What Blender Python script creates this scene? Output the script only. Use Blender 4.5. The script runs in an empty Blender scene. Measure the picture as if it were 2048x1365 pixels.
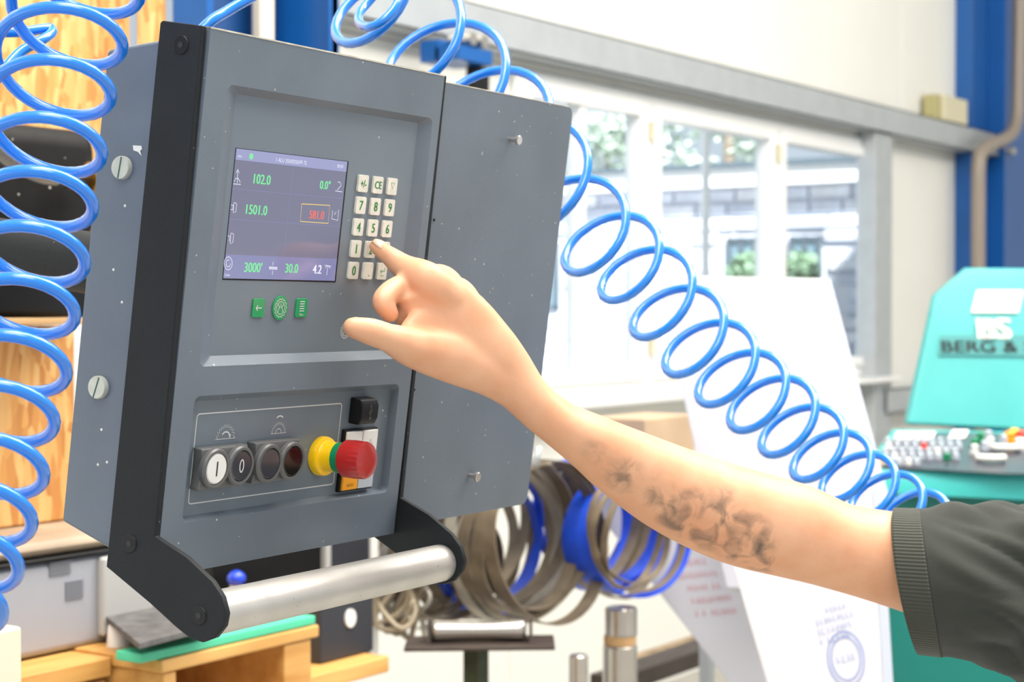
import bpy, bmesh, math, random
from mathutils import Vector, Matrix, noise
from mathutils.geometry import tessellate_polygon
random.seed(7)
SC = bpy.context.scene
COL = SC.collection

# ------------------------------------------------------------------ camera
FPX = 3600.0
KZ = FPX / 2500.0                       # distances below are quoted for a 44 mm lens and stretched to this one
YS = 1.152                             # same, for planes parallel to the window wall
YAW_ROOM = math.radians(33.4)          # angle between the view and the window wall's direction
PITCH = 0.017
CAM = Vector((0, 0, 1.6))
FW = Vector((math.cos(YAW_ROOM), math.sin(YAW_ROOM), 0))
RT = Vector((math.sin(YAW_ROOM), -math.cos(YAW_ROOM), 0))
UP = Vector((0, 0, 1))
def level(x, y, z):                      # level camera axes (right, down, forward) -> world vector
    return RT * x - UP * y + FW * z
def ray(px, py):
    a = (px - 1024) / FPX; b = (py - 682.5) / FPX
    c, s = math.cos(PITCH), math.sin(PITCH)
    return level(a, b * c + s, -b * s + c)
def at(px, py, z): return CAM + ray(px, py) * (z * KZ)
def onY(px, py, Y): d = ray(px, py); return CAM + d * (Y / d.y)
def onplane(px, py, P, N): d = ray(px, py); return CAM + d * ((P - CAM).dot(N) / d.dot(N))
cd = bpy.data.cameras.new('camera'); cam = bpy.data.objects.new('camera', cd); COL.objects.link(cam)
cd.sensor_width = 36; cd.lens = FPX / 2048 * 36; cd.clip_start = 0.05; cd.clip_end = 200
fdir = ray(1024, 682.5)
cam.location = CAM; cam.rotation_euler = fdir.to_track_quat('-Z', 'Y').to_euler()
cd.dof.use_dof = True; cd.dof.focus_distance = 1.40; cd.dof.aperture_fstop = 10.0; cd.dof.aperture_blades = 9
SC.camera = cam

# ------------------------------------------------------------------ world, sun, hall lights, exposure
w = bpy.data.worlds.new('world'); SC.world = w; w.use_nodes = True
wn = w.node_tree.nodes; wl = w.node_tree.links
bg = wn['Background']; bg.inputs[0].default_value = (0.80, 0.90, 1.0, 1); bg.inputs[1].default_value = 0.72
sd = bpy.data.lights.new('sun', 'SUN'); sun = bpy.data.objects.new('sun', sd); COL.objects.link(sun)
sd.energy = 12.0; sd.angle = 0.02; sd.color = (1, 0.97, 0.93)
sun.rotation_euler = Vector((0.50, 0.52, -0.62)).to_track_quat('-Z', 'Y').to_euler()
def area(name, loc, aim, sx, sy, power, color):
    d = bpy.data.lights.new(name, 'AREA'); d.shape = 'RECTANGLE'; d.size = sx; d.size_y = sy
    d.energy = power; d.color = color
    o = bpy.data.objects.new(name, d); COL.objects.link(o); o.location = loc
    o.rotation_euler = (Vector(aim) - Vector(loc)).to_track_quat('-Z', 'Y').to_euler()
    return o
area('hall_roof_light', (2.0, 0.6, 5.6), (2.0, 0.9, 0), 6.0, 1.8, 330, (1, 0.95, 0.88))
area('hall_roof_light', (5.0, -1.2, 5.6), (6.0, 2.5, 1.5), 6.0, 1.8, 420, (1, 0.95, 0.88))
area('hall_roof_light', (-2.2, -0.8, 5.2), (0.6, 0.8, 1.2), 3.0, 1.8, 95, (1, 0.96, 0.9))
vs = SC.view_settings; vs.view_transform = 'Standard'; vs.look = 'None'; vs.exposure = 0.30; vs.gamma = 1
vs.use_curve_mapping = False
SC.cycles.use_denoising = True
SC.cycles.max_bounces = 6; SC.cycles.caustics_reflective = False; SC.cycles.caustics_refractive = False

# ------------------------------------------------------------------ materials
def s2l(c): return tuple(((v / 255) / 12.92 if v <= 10 else ((v / 255 + 0.055) / 1.055) ** 2.4) for v in c)
def mat(name, rgb, rough=0.5, metal=0, noise_amt=0, nscale=20, bump=0, bscale=200, specks=0, speck_scale=220,
        speck_rgb=(200, 200, 190), coat=0, emit=0, ior=None, spec=None, trans=0, stretch=None, noise_rgb=None, alpha=None):
    m = bpy.data.materials.new(name); m.use_nodes = True
    N = m.node_tree.nodes; L = m.node_tree.links; b = N['Principled BSDF']
    c = s2l(rgb) + (1,)
    b.inputs['Base Color'].default_value = c; b.inputs['Roughness'].default_value = rough
    b.inputs['Metallic'].default_value = metal; b.inputs['Coat Weight'].default_value = coat
    b.inputs['Coat Roughness'].default_value = 0.08
    if spec is not None: b.inputs['Specular IOR Level'].default_value = spec
    if trans: b.inputs['Transmission Weight'].default_value = trans
    if emit:
        b.inputs['Emission Color'].default_value = c; b.inputs['Emission Strength'].default_value = emit
    tc = N.new('ShaderNodeTexCoord'); mp = N.new('ShaderNodeMapping'); L.new(tc.outputs['Object'], mp.inputs[0])
    if stretch: mp.inputs['Scale'].default_value = stretch
    last = None
    if noise_amt:
        nz = N.new('ShaderNodeTexNoise'); nz.inputs['Scale'].default_value = nscale; nz.inputs['Detail'].default_value = 5
        L.new(mp.outputs[0], nz.inputs['Vector'])
        cr = N.new('ShaderNodeValToRGB'); cr.color_ramp.elements[0].position = 0.3; cr.color_ramp.elements[1].position = 0.7
        a = s2l(noise_rgb) if noise_rgb else tuple(v * (1 - noise_amt) for v in c[:3])
        cr.color_ramp.elements[0].color = a + (1,)
        cr.color_ramp.elements[1].color = c if noise_rgb else tuple(min(1, v * (1 + noise_amt)) for v in c[:3]) + (1,)
        L.new(nz.outputs[0], cr.inputs[0]); last = cr.outputs[0]
    if specks:
        vo = N.new('ShaderNodeTexVoronoi'); vo.inputs['Scale'].default_value = speck_scale
        L.new(tc.outputs['Object'], vo.inputs['Vector'])
        sep = N.new('ShaderNodeSeparateColor'); L.new(vo.outputs['Color'], sep.inputs[0])
        lt = N.new('ShaderNodeMath'); lt.operation = 'LESS_THAN'
        mu = N.new('ShaderNodeMath'); mu.operation = 'MULTIPLY'; L.new(sep.outputs[0], mu.inputs[0]); mu.inputs[1].default_value = 1 / specks
        sb = N.new('ShaderNodeMath'); sb.operation = 'SUBTRACT'; sb.inputs[0].default_value = 0.22; L.new(mu.outputs[0], sb.inputs[1])
        L.new(vo.outputs['Distance'], lt.inputs[0]); L.new(sb.outputs[0], lt.inputs[1])
        mx = N.new('ShaderNodeMix'); mx.data_type = 'RGBA'
        L.new(lt.outputs[0], mx.inputs[0])
        if last: L.new(last, mx.inputs[6])
        else: mx.inputs[6].default_value = c
        mx.inputs[7].default_value = s2l(speck_rgb) + (1,)
        last = mx.outputs[2]
    if last: L.new(last, b.inputs['Base Color'])
    if bump:
        nb = N.new('ShaderNodeTexNoise'); nb.inputs['Scale'].default_value = bscale; nb.inputs['Detail'].default_value = 3
        L.new(mp.outputs[0], nb.inputs['Vector'])
        bp = N.new('ShaderNodeBump'); bp.inputs['Strength'].default_value = bump; bp.inputs['Distance'].default_value = 0.002
        L.new(nb.outputs[0], bp.inputs['Height']); L.new(bp.outputs[0], b.inputs['Normal'])
    return m
M = {}
M['console'] = mat('console_grey', (104, 114, 125), 0.36, 0, 0.10, 9, 0.10, 900, specks=0.3, speck_scale=240)
M['console_dark'] = mat('bracket_black', (24, 28, 31), 0.55, 0, 0.15, 12, 0.22, 900, specks=0.8, speck_scale=360, speck_rgb=(120, 120, 114), spec=0.3)
M['housing'] = mat('housing_grey', (98, 108, 121), 0.32, 0.0, 0.10, 7, 0.14, 800, specks=0.22, speck_scale=200, speck_rgb=(225, 225, 220))
M['display'] = mat('display_foil', (112, 123, 133), 0.28, 0, 0.05, 6, 0.03, 1200, specks=0.15, speck_scale=200)
M['black'] = mat('black_plastic', (15, 15, 17), 0.42, spec=0.3)
M['black_gloss'] = mat('black_gloss', (8, 8, 9), 0.08, coat=0.5)
M['smoke'] = mat('smoked_lens', (60, 62, 70), 0.08, coat=0.6)
M['bezel'] = mat('button_bezel_grey', (98, 98, 98), 0.35, 0, 0.06, 30)
M['white'] = mat('white_plastic', (232, 230, 226), 0.35)
M['offwhite'] = mat('worn_white_key', (222, 220, 208), 0.35, 0, 0.08, 160)
M['print_white'] = mat('print_white', (214, 214, 214), 0.5)
M['print_black'] = mat('print_black', (30, 30, 32), 0.5)
M['print_green'] = mat('print_green', (60, 160, 80), 0.5)
M['green_btn'] = mat('green_button', (30, 150, 92), 0.3, coat=0.3)
M['green_ring'] = mat('green_ring', (10, 132, 84), 0.35)
M['yellow'] = mat('yellow_plastic', (250, 200, 10), 0.32, coat=0.2)
M['red'] = mat('red_plastic', (178, 34, 32), 0.3, coat=0.25)
M['orange'] = mat('orange_key', (240, 160, 30), 0.35)
M['steel'] = mat('brushed_steel', (200, 197, 192), 0.40, 0.6, 0.10, 16, 0.05, 120, specks=0.5, speck_scale=420, speck_rgb=(110, 104, 96))
M['pin'] = mat('pin_steel', (205, 200, 195), 0.22, 0.9)
M['cream_screw'] = mat('cream_screw', (196, 198, 184), 0.4, 0, 0.1, 90)
M['slot'] = mat('slot_green', (60, 92, 84), 0.6)
M['hose'] = mat('blue_hose', (0, 128, 232), 0.26, coat=0.7, spec=0.7)
M['skin'] = None
M['wall'] = mat('cream_sandwich_panel', (238, 236, 228), 0.45, 0, 0.02, 2)
M['wall_seam'] = mat('wall_seam', (190, 187, 176), 0.6)
M['galv'] = mat('galvanised_steel', (186, 191, 194), 0.42, 0.35, 0.05, 12)
M['upvc'] = mat('white_upvc', (240, 240, 238), 0.3)
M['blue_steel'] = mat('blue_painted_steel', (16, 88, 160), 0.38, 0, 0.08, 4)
M['blue_shaded'] = mat('blue_web_shaded', (20, 66, 120), 0.45, 0, 0.08, 4)  # same blue paint, darkened for the shade in the column web
M['pipe'] = mat('taupe_pipe', (150, 138, 126), 0.4)
M['beige'] = mat('beige_plastic', (216, 208, 178), 0.45)
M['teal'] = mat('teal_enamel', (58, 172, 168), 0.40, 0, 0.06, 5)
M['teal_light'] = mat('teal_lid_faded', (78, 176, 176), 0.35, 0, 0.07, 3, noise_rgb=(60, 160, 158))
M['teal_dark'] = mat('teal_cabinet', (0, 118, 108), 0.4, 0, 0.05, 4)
M['dark_foil'] = mat('dark_foil', (66, 68, 78), 0.3, 0, 0.2, 20)
M['clear_cap'] = mat('clear_button_cap', (190, 196, 206), 0.12, coat=0.6)
M['paper'] = mat('paper_label', (240, 238, 228), 0.6)
M['red_soft'] = mat('red_soft', (226, 70, 60), 0.35)
M['board'] = mat('white_board', (214, 214, 220), 0.55)
M['board_edge'] = mat('board_edge_grey', (186, 192, 206), 0.6)
M['print_blue'] = mat('print_pale_blue', (140, 156, 206), 0.6)
M['print_pink'] = mat('print_pale_pink', (206, 116, 130), 0.6)
M['blade_brown'] = mat('blade_brown_steel', (138, 124, 104), 0.36, 0.45, 0.2, 30)
M['blade_pale'] = mat('blade_pale_steel', (196, 190, 176), 0.3, 0.4, 0.1, 30)
M['blade_blue'] = mat('blade_blue_steel', (40, 86, 225), 0.3, 0.05, 0.12, 30)
M['cable_beige'] = mat('cable_beige', (176, 162, 138), 0.5)
M['dark_steel'] = mat('dark_rusty_steel', (70, 60, 54), 0.5, 0.3, 0.25, 20)
M['moss_steel'] = mat('mossy_dark_post', (48, 56, 34), 0.6, 0, 0.3, 40)
M['mirror_steel'] = mat('polished_bar', (190, 184, 176), 0.22, 0.8, 0.1, 8)
M['osb'] = None
M['pine'] = mat('pine_wood', (222, 170, 96), 0.5, 0, 0.0, 6, 0.1, 40, stretch=(1, 1, 8), noise_rgb=(190, 128, 58))
M['pine'] = mat('pine_wood', (226, 176, 104), 0.5, 0, 0.3, 7, 0.1, 40, stretch=(0.5, 4, 5), noise_rgb=(196, 138, 68))
M['cardboard'] = mat('cardboard', (200, 160, 112), 0.7, 0, 0.06, 9)
M['printer'] = mat('printer_grey', (160, 162, 170), 0.5, 0, 0.04, 5)
M['printer_pale'] = mat('printer_pale_front', (176, 175, 172), 0.5)
M['taupe_lid'] = mat('taupe_lid', (170, 150, 128), 0.5, 0, 0.2, 9)
M['vent'] = mat('vent_grey', (128, 130, 138), 0.6)
M['mint'] = mat('mint_board', (84, 204, 160), 0.5)
M['slate'] = mat('slate_plate', (92, 90, 90), 0.6, 0, 0.35, 50)
M['box_white'] = mat('cream_carton', (236, 224, 200), 0.6)
M['speaker'] = mat('charcoal_box', (44, 46, 54), 0.45)
M['brass'] = mat('brass_gland', (170, 122, 50), 0.25, 0.9)
M['spring'] = mat('spring_steel', (160, 156, 150), 0.25, 0.9)
M['concrete'] = mat('concrete_floor', (168, 164, 156), 0.6, 0, 0.1, 3)
M['ceil'] = mat('ceiling_white', (225, 225, 222), 0.8)
M['stone'] = mat('grey_stone', (214, 217, 228), 0.8, 0, 0.12, 3)
M['fascia'] = mat('white_fascia', (246, 246, 246), 0.6)
M['roof'] = mat('dark_roof_edge', (84, 98, 108), 0.6)
M['leaf'] = mat('pale_leaves', (200, 214, 200), 0.7, 0, 0.3, 4)
M['bark'] = mat('bark', (120, 106, 92), 0.8)
M['yard'] = mat('yard_paving', (220, 220, 220), 0.8)
M['polo'] = None
# OSB: orange flakes
def make_osb():
    m = bpy.data.materials.new('osb_board'); m.use_nodes = True
    N = m.node_tree.nodes; L = m.node_tree.links; b = N['Principled BSDF']; b.inputs['Roughness'].default_value = 0.55
    tc = N.new('ShaderNodeTexCoord'); mp = N.new('ShaderNodeMapping'); mp.inputs['Scale'].default_value = (85, 85, 24)
    mp.inputs['Rotation'].default_value = (0, 0.5, 0)
    nz = N.new('ShaderNodeTexNoise'); nz.inputs['Scale'].default_value = 9; nz.inputs['Detail'].default_value = 2
    mix = N.new('ShaderNodeMix'); mix.data_type = 'RGBA'; mix.blend_type = 'LINEAR_LIGHT'; mix.inputs[0].default_value = 0.9
    vo = N.new('ShaderNodeTexVoronoi'); vo.inputs['Scale'].default_value = 1.0
    L.new(tc.outputs['Object'], mp.inputs[0]); L.new(tc.outputs['Object'], nz.inputs['Vector'])
    L.new(mp.outputs[0], mix.inputs[6]); L.new(nz.outputs['Color'], mix.inputs[7]); L.new(mix.outputs[2], vo.inputs['Vector'])
    sp = N.new('ShaderNodeSeparateColor'); L.new(vo.outputs['Color'], sp.inputs[0])
    cr = N.new('ShaderNodeValToRGB'); e = cr.color_ramp.elements
    e[0].color = s2l((192, 126, 62)) + (1,); e[1].color = s2l((234, 188, 122)) + (1,)
    k = e.new(0.45); k.color = s2l((220, 160, 88)) + (1,)
    L.new(sp.outputs[0], cr.inputs[0]); L.new(cr.outputs[0], b.inputs['Base Color'])
    return m
M['osb'] = make_osb()
def make_skin():
    m = bpy.data.materials.new('skin'); m.use_nodes = True
    N = m.node_tree.nodes; L = m.node_tree.links; b = N['Principled BSDF']
    b.inputs['Roughness'].default_value = 0.48; b.inputs['Subsurface Weight'].default_value = 0.15
    b.inputs['Subsurface Radius'].default_value = (0.012, 0.005, 0.003); b.inputs['Subsurface Scale'].default_value = 0.6
    tc = N.new('ShaderNodeTexCoord')
    nz = N.new('ShaderNodeTexNoise'); nz.inputs['Scale'].default_value = 26; nz.inputs['Detail'].default_value = 4
    L.new(tc.outputs['Object'], nz.inputs['Vector'])
    cr = N.new('ShaderNodeValToRGB'); e = cr.color_ramp.elements; e[0].position = 0.3; e[1].position = 0.75
    e[0].color = s2l((220, 158, 120)) + (1,); e[1].color = s2l((232, 180, 144)) + (1,)
    L.new(nz.outputs[0], cr.inputs[0])
    # tattoo: ink that exists only in a region of the forearm (vertex attribute 'ink')
    at_ = N.new('ShaderNodeAttribute'); at_.attribute_name = 'ink'
    n2 = N.new('ShaderNodeTexNoise'); n2.inputs['Scale'].default_value = 52; n2.inputs['Detail'].default_value = 3; n2.inputs['Distortion'].default_value = 0.7
    L.new(tc.outputs['Object'], n2.inputs['Vector'])
    c2 = N.new('ShaderNodeValToRGB'); c2.color_ramp.elements[0].position = 0.42; c2.color_ramp.elements[1].position = 0.68
    L.new(n2.outputs[0], c2.inputs[0])
    mu = N.new('ShaderNodeMath'); mu.operation = 'MULTIPLY'; L.new(at_.outputs['Fac'], mu.inputs[0]); L.new(c2.outputs[0], mu.inputs[1])
    mx = N.new('ShaderNodeMix'); mx.data_type = 'RGBA'; L.new(mu.outputs[0], mx.inputs[0]); L.new(cr.outputs[0], mx.inputs[6])
    mx.inputs[7].default_value = s2l((100, 84, 72)) + (1,)
    L.new(mx.outputs[2], b.inputs['Base Color'])
    n3 = N.new('ShaderNodeTexNoise'); n3.inputs['Scale'].default_value = 240; L.new(tc.outputs['Object'], n3.inputs['Vector'])
    bp = N.new('ShaderNodeBump'); bp.inputs['Strength'].default_value = 0.12; bp.inputs['Distance'].default_value = 0.001
    L.new(n3.outputs[0], bp.inputs['Height']); L.new(bp.outputs[0], b.inputs['Normal'])
    return m
M['skin'] = make_skin()
M['nail'] = mat('fingernail', (240, 196, 170), 0.25)
def make_cloth(name, rgb, rib):
    m = bpy.data.materials.new(name); m.use_nodes = True
    N = m.node_tree.nodes; L = m.node_tree.links; b = N['Principled BSDF']
    b.inputs['Base Color'].default_value = s2l(rgb) + (1,); b.inputs['Roughness'].default_value = 0.85
    b.inputs['Sheen Weight'].default_value = 0.2
    uv = N.new('ShaderNodeUVMap'); wv = N.new('ShaderNodeTexWave'); wv.inputs['Scale'].default_value = rib; wv.bands_direction = 'Y'
    L.new(uv.outputs[0], wv.inputs['Vector'])
    bp = N.new('ShaderNodeBump'); bp.inputs['Strength'].default_value = 0.5; bp.inputs['Distance'].default_value = 0.001
    L.new(wv.outputs[0], bp.inputs['Height']); L.new(bp.outputs[0], b.inputs['Normal'])
    return m
M['polo'] = make_cloth('polo_knit', (42, 45, 37), 170)
M['polo_rib'] = make_cloth('polo_ribbing', (52, 54, 44), 38)
def glass():
    m = bpy.data.materials.new('window_glass'); m.use_nodes = True
    N = m.node_tree.nodes; L = m.node_tree.links
    for n in list(N): N.remove(n)
    o = N.new('ShaderNodeOutputMaterial'); t = N.new('ShaderNodeBsdfTransparent'); g = N.new('ShaderNodeBsdfGlossy')
    t.inputs[0].default_value = (0.93, 0.96, 0.98, 1); g.inputs['Roughness'].default_value = 0.03
    mx = N.new('ShaderNodeMixShader'); mx.inputs[0].default_value = 0.05; L.new(t.outputs[0], mx.inputs[1]); L.new(g.outputs[0], mx.inputs[2])
    L.new(mx.outputs[0], o.inputs[0]); return m
M['glass'] = glass()
def screenmat(name, rgb, k):
    m = mat(name, (20, 20, 24), 0.12, spec=0.5); b = m.node_tree.nodes['Principled BSDF']
    b.inputs['Emission Color'].default_value = s2l(rgb) + (1,); b.inputs['Emission Strength'].default_value = k
    return m
SK = 0.95
M['scr_mid'] = screenmat('screen_field', (112, 112, 134), SK)
M['scr_bar'] = screenmat('screen_bar', (146, 148, 186), SK)
M['scr_low'] = screenmat('screen_low_bar', (124, 126, 166), SK)
M['scr_green'] = screenmat('screen_green', (120, 220, 150), SK)
M['scr_white'] = screenmat('screen_white', (225, 225, 240), SK)
M['scr_red'] = screenmat('screen_red', (226, 110, 96), SK)
M['scr_yellow'] = screenmat('screen_yellow', (230, 196, 110), SK)

# ------------------------------------------------------------------ mesh helpers
class MB:
    def __init__(s): s.v = []; s.f = []; s.smooth = False; s.uv = None
    def add(s, vs, fs):
        n = len(s.v); s.v += [Vector(v) for v in vs]; s.f += [tuple(i + n for i in f) for f in fs]; return s
    def hexa(s, p):      # 8 points: bottom ring 0-3, top ring 4-7
        return s.add(p, [(0, 3, 2, 1), (4, 5, 6, 7), (0, 1, 5, 4), (1, 2, 6, 5), (2, 3, 7, 6), (3, 0, 4, 7)])
    def box(s, a, b):
        x0, y0, z0 = [min(a[i], b[i]) for i in range(3)]; x1, y1, z1 = [max(a[i], b[i]) for i in range(3)]
        return s.hexa([(x0, y0, z0), (x1, y0, z0), (x1, y1, z0), (x0, y1, z0), (x0, y0, z1), (x1, y0, z1), (x1, y1, z1), (x0, y1, z1)])
    def prism(s, pts, off):     # extrude closed 3D polygon by a vector
        n = len(pts); off = Vector(off); a = [Vector(p) for p in pts]; b = [p + off for p in a]
        tri = tessellate_polygon([a]); k = len(s.v); s.v += a + b
        for t in tri: s.f.append(tuple(k + i for i in t)); s.f.append(tuple(k + n + i for i in reversed(t)))
        for i in range(n): j = (i + 1) % n; s.f.append((k + i, k + j, k + n + j, k + n + i))
        return s
    def lathe(s, p0, axis, prof, seg=32, ridges=None):
        axis = Vector(axis).normalized(); p0 = Vector(p0)
        u = axis.orthogonal().normalized(); v = axis.cross(u); k = len(s.v)
        for (d, r) in prof:
            for i in range(seg):
                a = 2 * math.pi * i / seg; rr = r
                if ridges and ridges[0] <= d <= ridges[1] and i % 2: rr = r * ridges[2]
                s.v.append(p0 + axis * d + (u * math.cos(a) + v * math.sin(a)) * rr)
        for j in range(len(prof) - 1):
            for i in range(seg):
                i2 = (i + 1) % seg; s.f.append((k + j * seg + i, k + j * seg + i2, k + (j + 1) * seg + i2, k + (j + 1) * seg + i))
        s.f.append(tuple(k + i for i in reversed(range(seg)))); m = k + (len(prof) - 1) * seg
        s.f.append(tuple(m + i for i in range(seg))); return s
    def cyl(s, a, b, r, seg=24, r2=None):
        a = Vector(a); b = Vector(b); L = (b - a).length
        return s.lathe(a, b - a, [(0, r), (L, r2 if r2 is not None else r)], seg)
    def tube(s, pts, r, seg=12, closed=False, flat=None):
        pts = [Vector(p) for p in pts]; n = len(pts); k = len(s.v)
        t0 = (pts[1] - pts[0]).normalized(); nrm = t0.orthogonal().normalized()
        for i, p in enumerate(pts):
            if closed: t = (pts[(i + 1) % n] - pts[i - 1]).normalized()
            else: t = (pts[min(i + 1, n - 1)] - pts[max(i - 1, 0)]).normalized()
            nrm = (nrm - t * nrm.dot(t)).normalized(); bn = t.cross(nrm)
            rr = r[i] if isinstance(r, (list, tuple)) else r
            for q in range(seg):
                a = 2 * math.pi * q / seg; s.v.append(p + (nrm * math.cos(a) + bn * math.sin(a)) * rr)
        for i in range(n if closed else n - 1):
            j = (i + 1) % n
            for q in range(seg):
                q2 = (q + 1) % seg; s.f.append((k + i * seg + q, k + i * seg + q2, k + j * seg + q2, k + j * seg + q))
        if not closed:
            s.f.append(tuple(k + q for q in reversed(range(seg)))); s.f.append(tuple(k + (n - 1) * seg + q for q in range(seg)))
        return s
    def loft(s, rings, caps=True):
        seg = len(rings[0]); k = len(s.v)
        for r in rings: s.v += [Vector(p) for p in r]
        for i in range(len(rings) - 1):
            for q in range(seg):
                q2 = (q + 1) % seg; s.f.append((k + i * seg + q, k + i * seg + q2, k + (i + 1) * seg + q2, k + (i + 1) * seg + q))
        if caps:
            s.f.append(tuple(k + q for q in reversed(range(seg)))); m = k + (len(rings) - 1) * seg; s.f.append(tuple(m + q for q in range(seg)))
        return s
    def ribbon(s, pts, wdt, nrm, closed=False, th=0.0):   # flat printed stroke
        pts = [Vector(p) for p in pts]; n = len(pts); k = len(s.v); nrm = Vector(nrm)
        for i, p in enumerate(pts):
            if closed: t = pts[(i + 1) % n] - pts[i - 1]
            else: t = pts[min(i + 1, n - 1)] - pts[max(i - 1, 0)]
            d = t.cross(nrm).normalized() * wdt / 2; s.v += [p - d, p + d]
        for i in range(n if closed else n - 1):
            j = (i + 1) % n; s.f.append((k + 2 * i, k + 2 * i + 1, k + 2 * j + 1, k + 2 * j))
        return s
def tag(o, label=None, cat=None, group=None, kind=None):
    if label: o['label'] = label
    if cat: o['category'] = cat
    if group: o['group'] = group
    if kind: o['kind'] = kind
    return o
def thing(name, loc, label=None, cat=None, group=None, rot=None, kind=None):
    o = bpy.data.objects.new(name, None); COL.objects.link(o); o.empty_display_size = 0.05
    mw = Matrix.Translation(loc)
    if rot: mw = mw @ rot.to_4x4()
    o.matrix_world = mw; o['_m'] = 0; del o['_m']
    ROOT[o] = mw
    return tag(o, label, cat, group, kind)
ROOT = {}
def build(name, mb, m, parent=None, local=False, smooth=False, bevel=0, base=None, bseg=2, fix=True):
    me = bpy.data.meshes.new(name)
    vs = mb.v
    mw = Matrix.Identity(4)
    if parent is not None: mw = ROOT[parent]
    elif base is not None: mw = Matrix.Translation(base)
    else:
        c = sum(vs, Vector()) / len(vs); c.z = min(v.z for v in vs); mw = Matrix.Translation(c)
    if not local: inv = mw.inverted(); vs = [inv @ v for v in vs]
    me.from_pydata([tuple(v) for v in vs], [], mb.f)
    if fix:
        bm = bmesh.new(); bm.from_mesh(me); bmesh.ops.recalc_face_normals(bm, faces=bm.faces); bm.to_mesh(me); bm.free()
    if smooth:
        me.polygons.foreach_set('use_smooth', [True] * len(me.polygons))
    me.materials.append(m)
    o = bpy.data.objects.new(name, me); COL.objects.link(o)
    ROOT[o] = mw
    if parent is not None: o.parent = parent
    else: o.matrix_world = mw
    if bevel:
        b = o.modifiers.new('bevel', 'BEVEL'); b.width = bevel; b.segments = bseg; b.limit_method = 'ANGLE'; b.angle_limit = 0.7
        if smooth is False:
            me.polygons.foreach_set('use_smooth', [True] * len(me.polygons))
            wn_ = o.modifiers.new('wn', 'WEIGHTED_NORMAL'); wn_.keep_sharp = True
    elif smooth == 'angle':
        bm = bmesh.new(); bm.from_mesh(me)
        for e in bm.edges:
            if len(e.link_faces) == 2 and e.calc_face_angle(0) > 0.6: e.smooth = False
        bm.to_mesh(me); bm.free()
    return o
def catmull(pts, per=8, closed=False):
    pts = [tuple(p) for p in pts]; n = len(pts); out = []
    rng = range(n if closed else n - 1)
    for i in rng:
        p1 = pts[i]; p2 = pts[(i + 1) % n]
        p0 = pts[i - 1] if (i > 0 or closed) else tuple(2 * a - b for a, b in zip(p1, p2))
        p3 = pts[(i + 2) % n] if (i + 2 < n or closed) else tuple(2 * b - a for a, b in zip(p1, p2))
        for k in range(per):
            t = k / per
            out.append(tuple(0.5 * (2 * b + (c - a) * t + (2 * a - 5 * b + 4 * c - d) * t * t + (-a + 3 * b - 3 * c + d) * t ** 3)
                             for a, b, c, d in zip(p0, p1, p2, p3)))
    if not closed: out.append(pts[-1])
    return out
def rrect(u0, u1, v0, v1, r, seg=6):      # rounded rectangle, counter-clockwise, list of (u, v)
    out = []
    for (cx, cy, a0) in ((u1 - r, v1 - r, 0), (u0 + r, v1 - r, 90), (u0 + r, v0 + r, 180), (u1 - r, v0 + r, 270)):
        for k in range(seg + 1):
            a = math.radians(a0 + 90 * k / seg); out.append((cx + r * math.cos(a), cy + r * math.sin(a)))
    return out
_fc = {}
def text_mesh(s):
    if s not in _fc:
        c = bpy.data.curves.new('t', 'FONT'); c.body = s; c.align_x = 'CENTER'; c.align_y = 'CENTER'; c.resolution_u = 3
        o = bpy.data.objects.new('t', c); COL.objects.link(o); bpy.context.view_layer.update()
        me = bpy.data.meshes.new_from_object(o.evaluated_get(bpy.context.evaluated_depsgraph_get()))
        _fc[s] = ([v.co.copy() for v in me.vertices], [tuple(p.vertices) for p in me.polygons])
        bpy.data.objects.remove(o); bpy.data.curves.remove(c); bpy.data.meshes.remove(me)
    return _fc[s]
def text(s, c, ux, vy, height, squash=1.0, mb=None, bold=0):
    """lettering as flat print: c centre, ux/vy unit axes, height of capitals"""
    vs, fs = text_mesh(s); mb = mb or MB()
    xs = [v.x for v in vs]; ys = [v.y for v in vs]; cx = (min(xs) + max(xs)) / 2; cy = (min(ys) + max(ys)) / 2
    k = height / 0.72
    for ox in ([0] if not bold else [-bold, 0, bold]):
        mb.add([c + ux * ((v.x - cx) * k * squash + ox) + vy * ((v.y - cy) * k) for v in vs], fs)
    return mb

def scribble(c, ux, vy, wid, h, nrm, mb=None, seed=1):
    """a line of print too blurred to read: a row of small strokes"""
    rg = random.Random(seed); mb = mb or MB(); x = -wid / 2
    while x < wid / 2:
        cw = h * rg.uniform(.45, .7)
        if rg.random() > .14:
            mb.ribbon([c + ux * (x + cw * rg.uniform(0, .3)) + vy * h * .5, c + ux * (x + cw * rg.uniform(0, .3)) - vy * h * .5, c + ux * (x + cw * .8) + vy * h * rg.uniform(-.5, .3)], h * .16, nrm)
        x += cw * 1.3
    return mb

# ================================================================== SETTING
YW = 3.2 * YS
def X(px, Y): d = ray(px, 626); return d.x / d.y * Y
def Z(px, py, Y): return onY(px, py, Y).z
# floor and ceiling
build('floor', MB().box((-5, -6, -0.1), (16, YW + 0.1, 0)), M['concrete']); tag(bpy.data.objects['floor'], kind='structure')
tag(build('ceiling', MB().box((-9, -9, 5.8), (17, YW + 0.2, 5.95)), M['ceil']), kind='structure')
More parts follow.
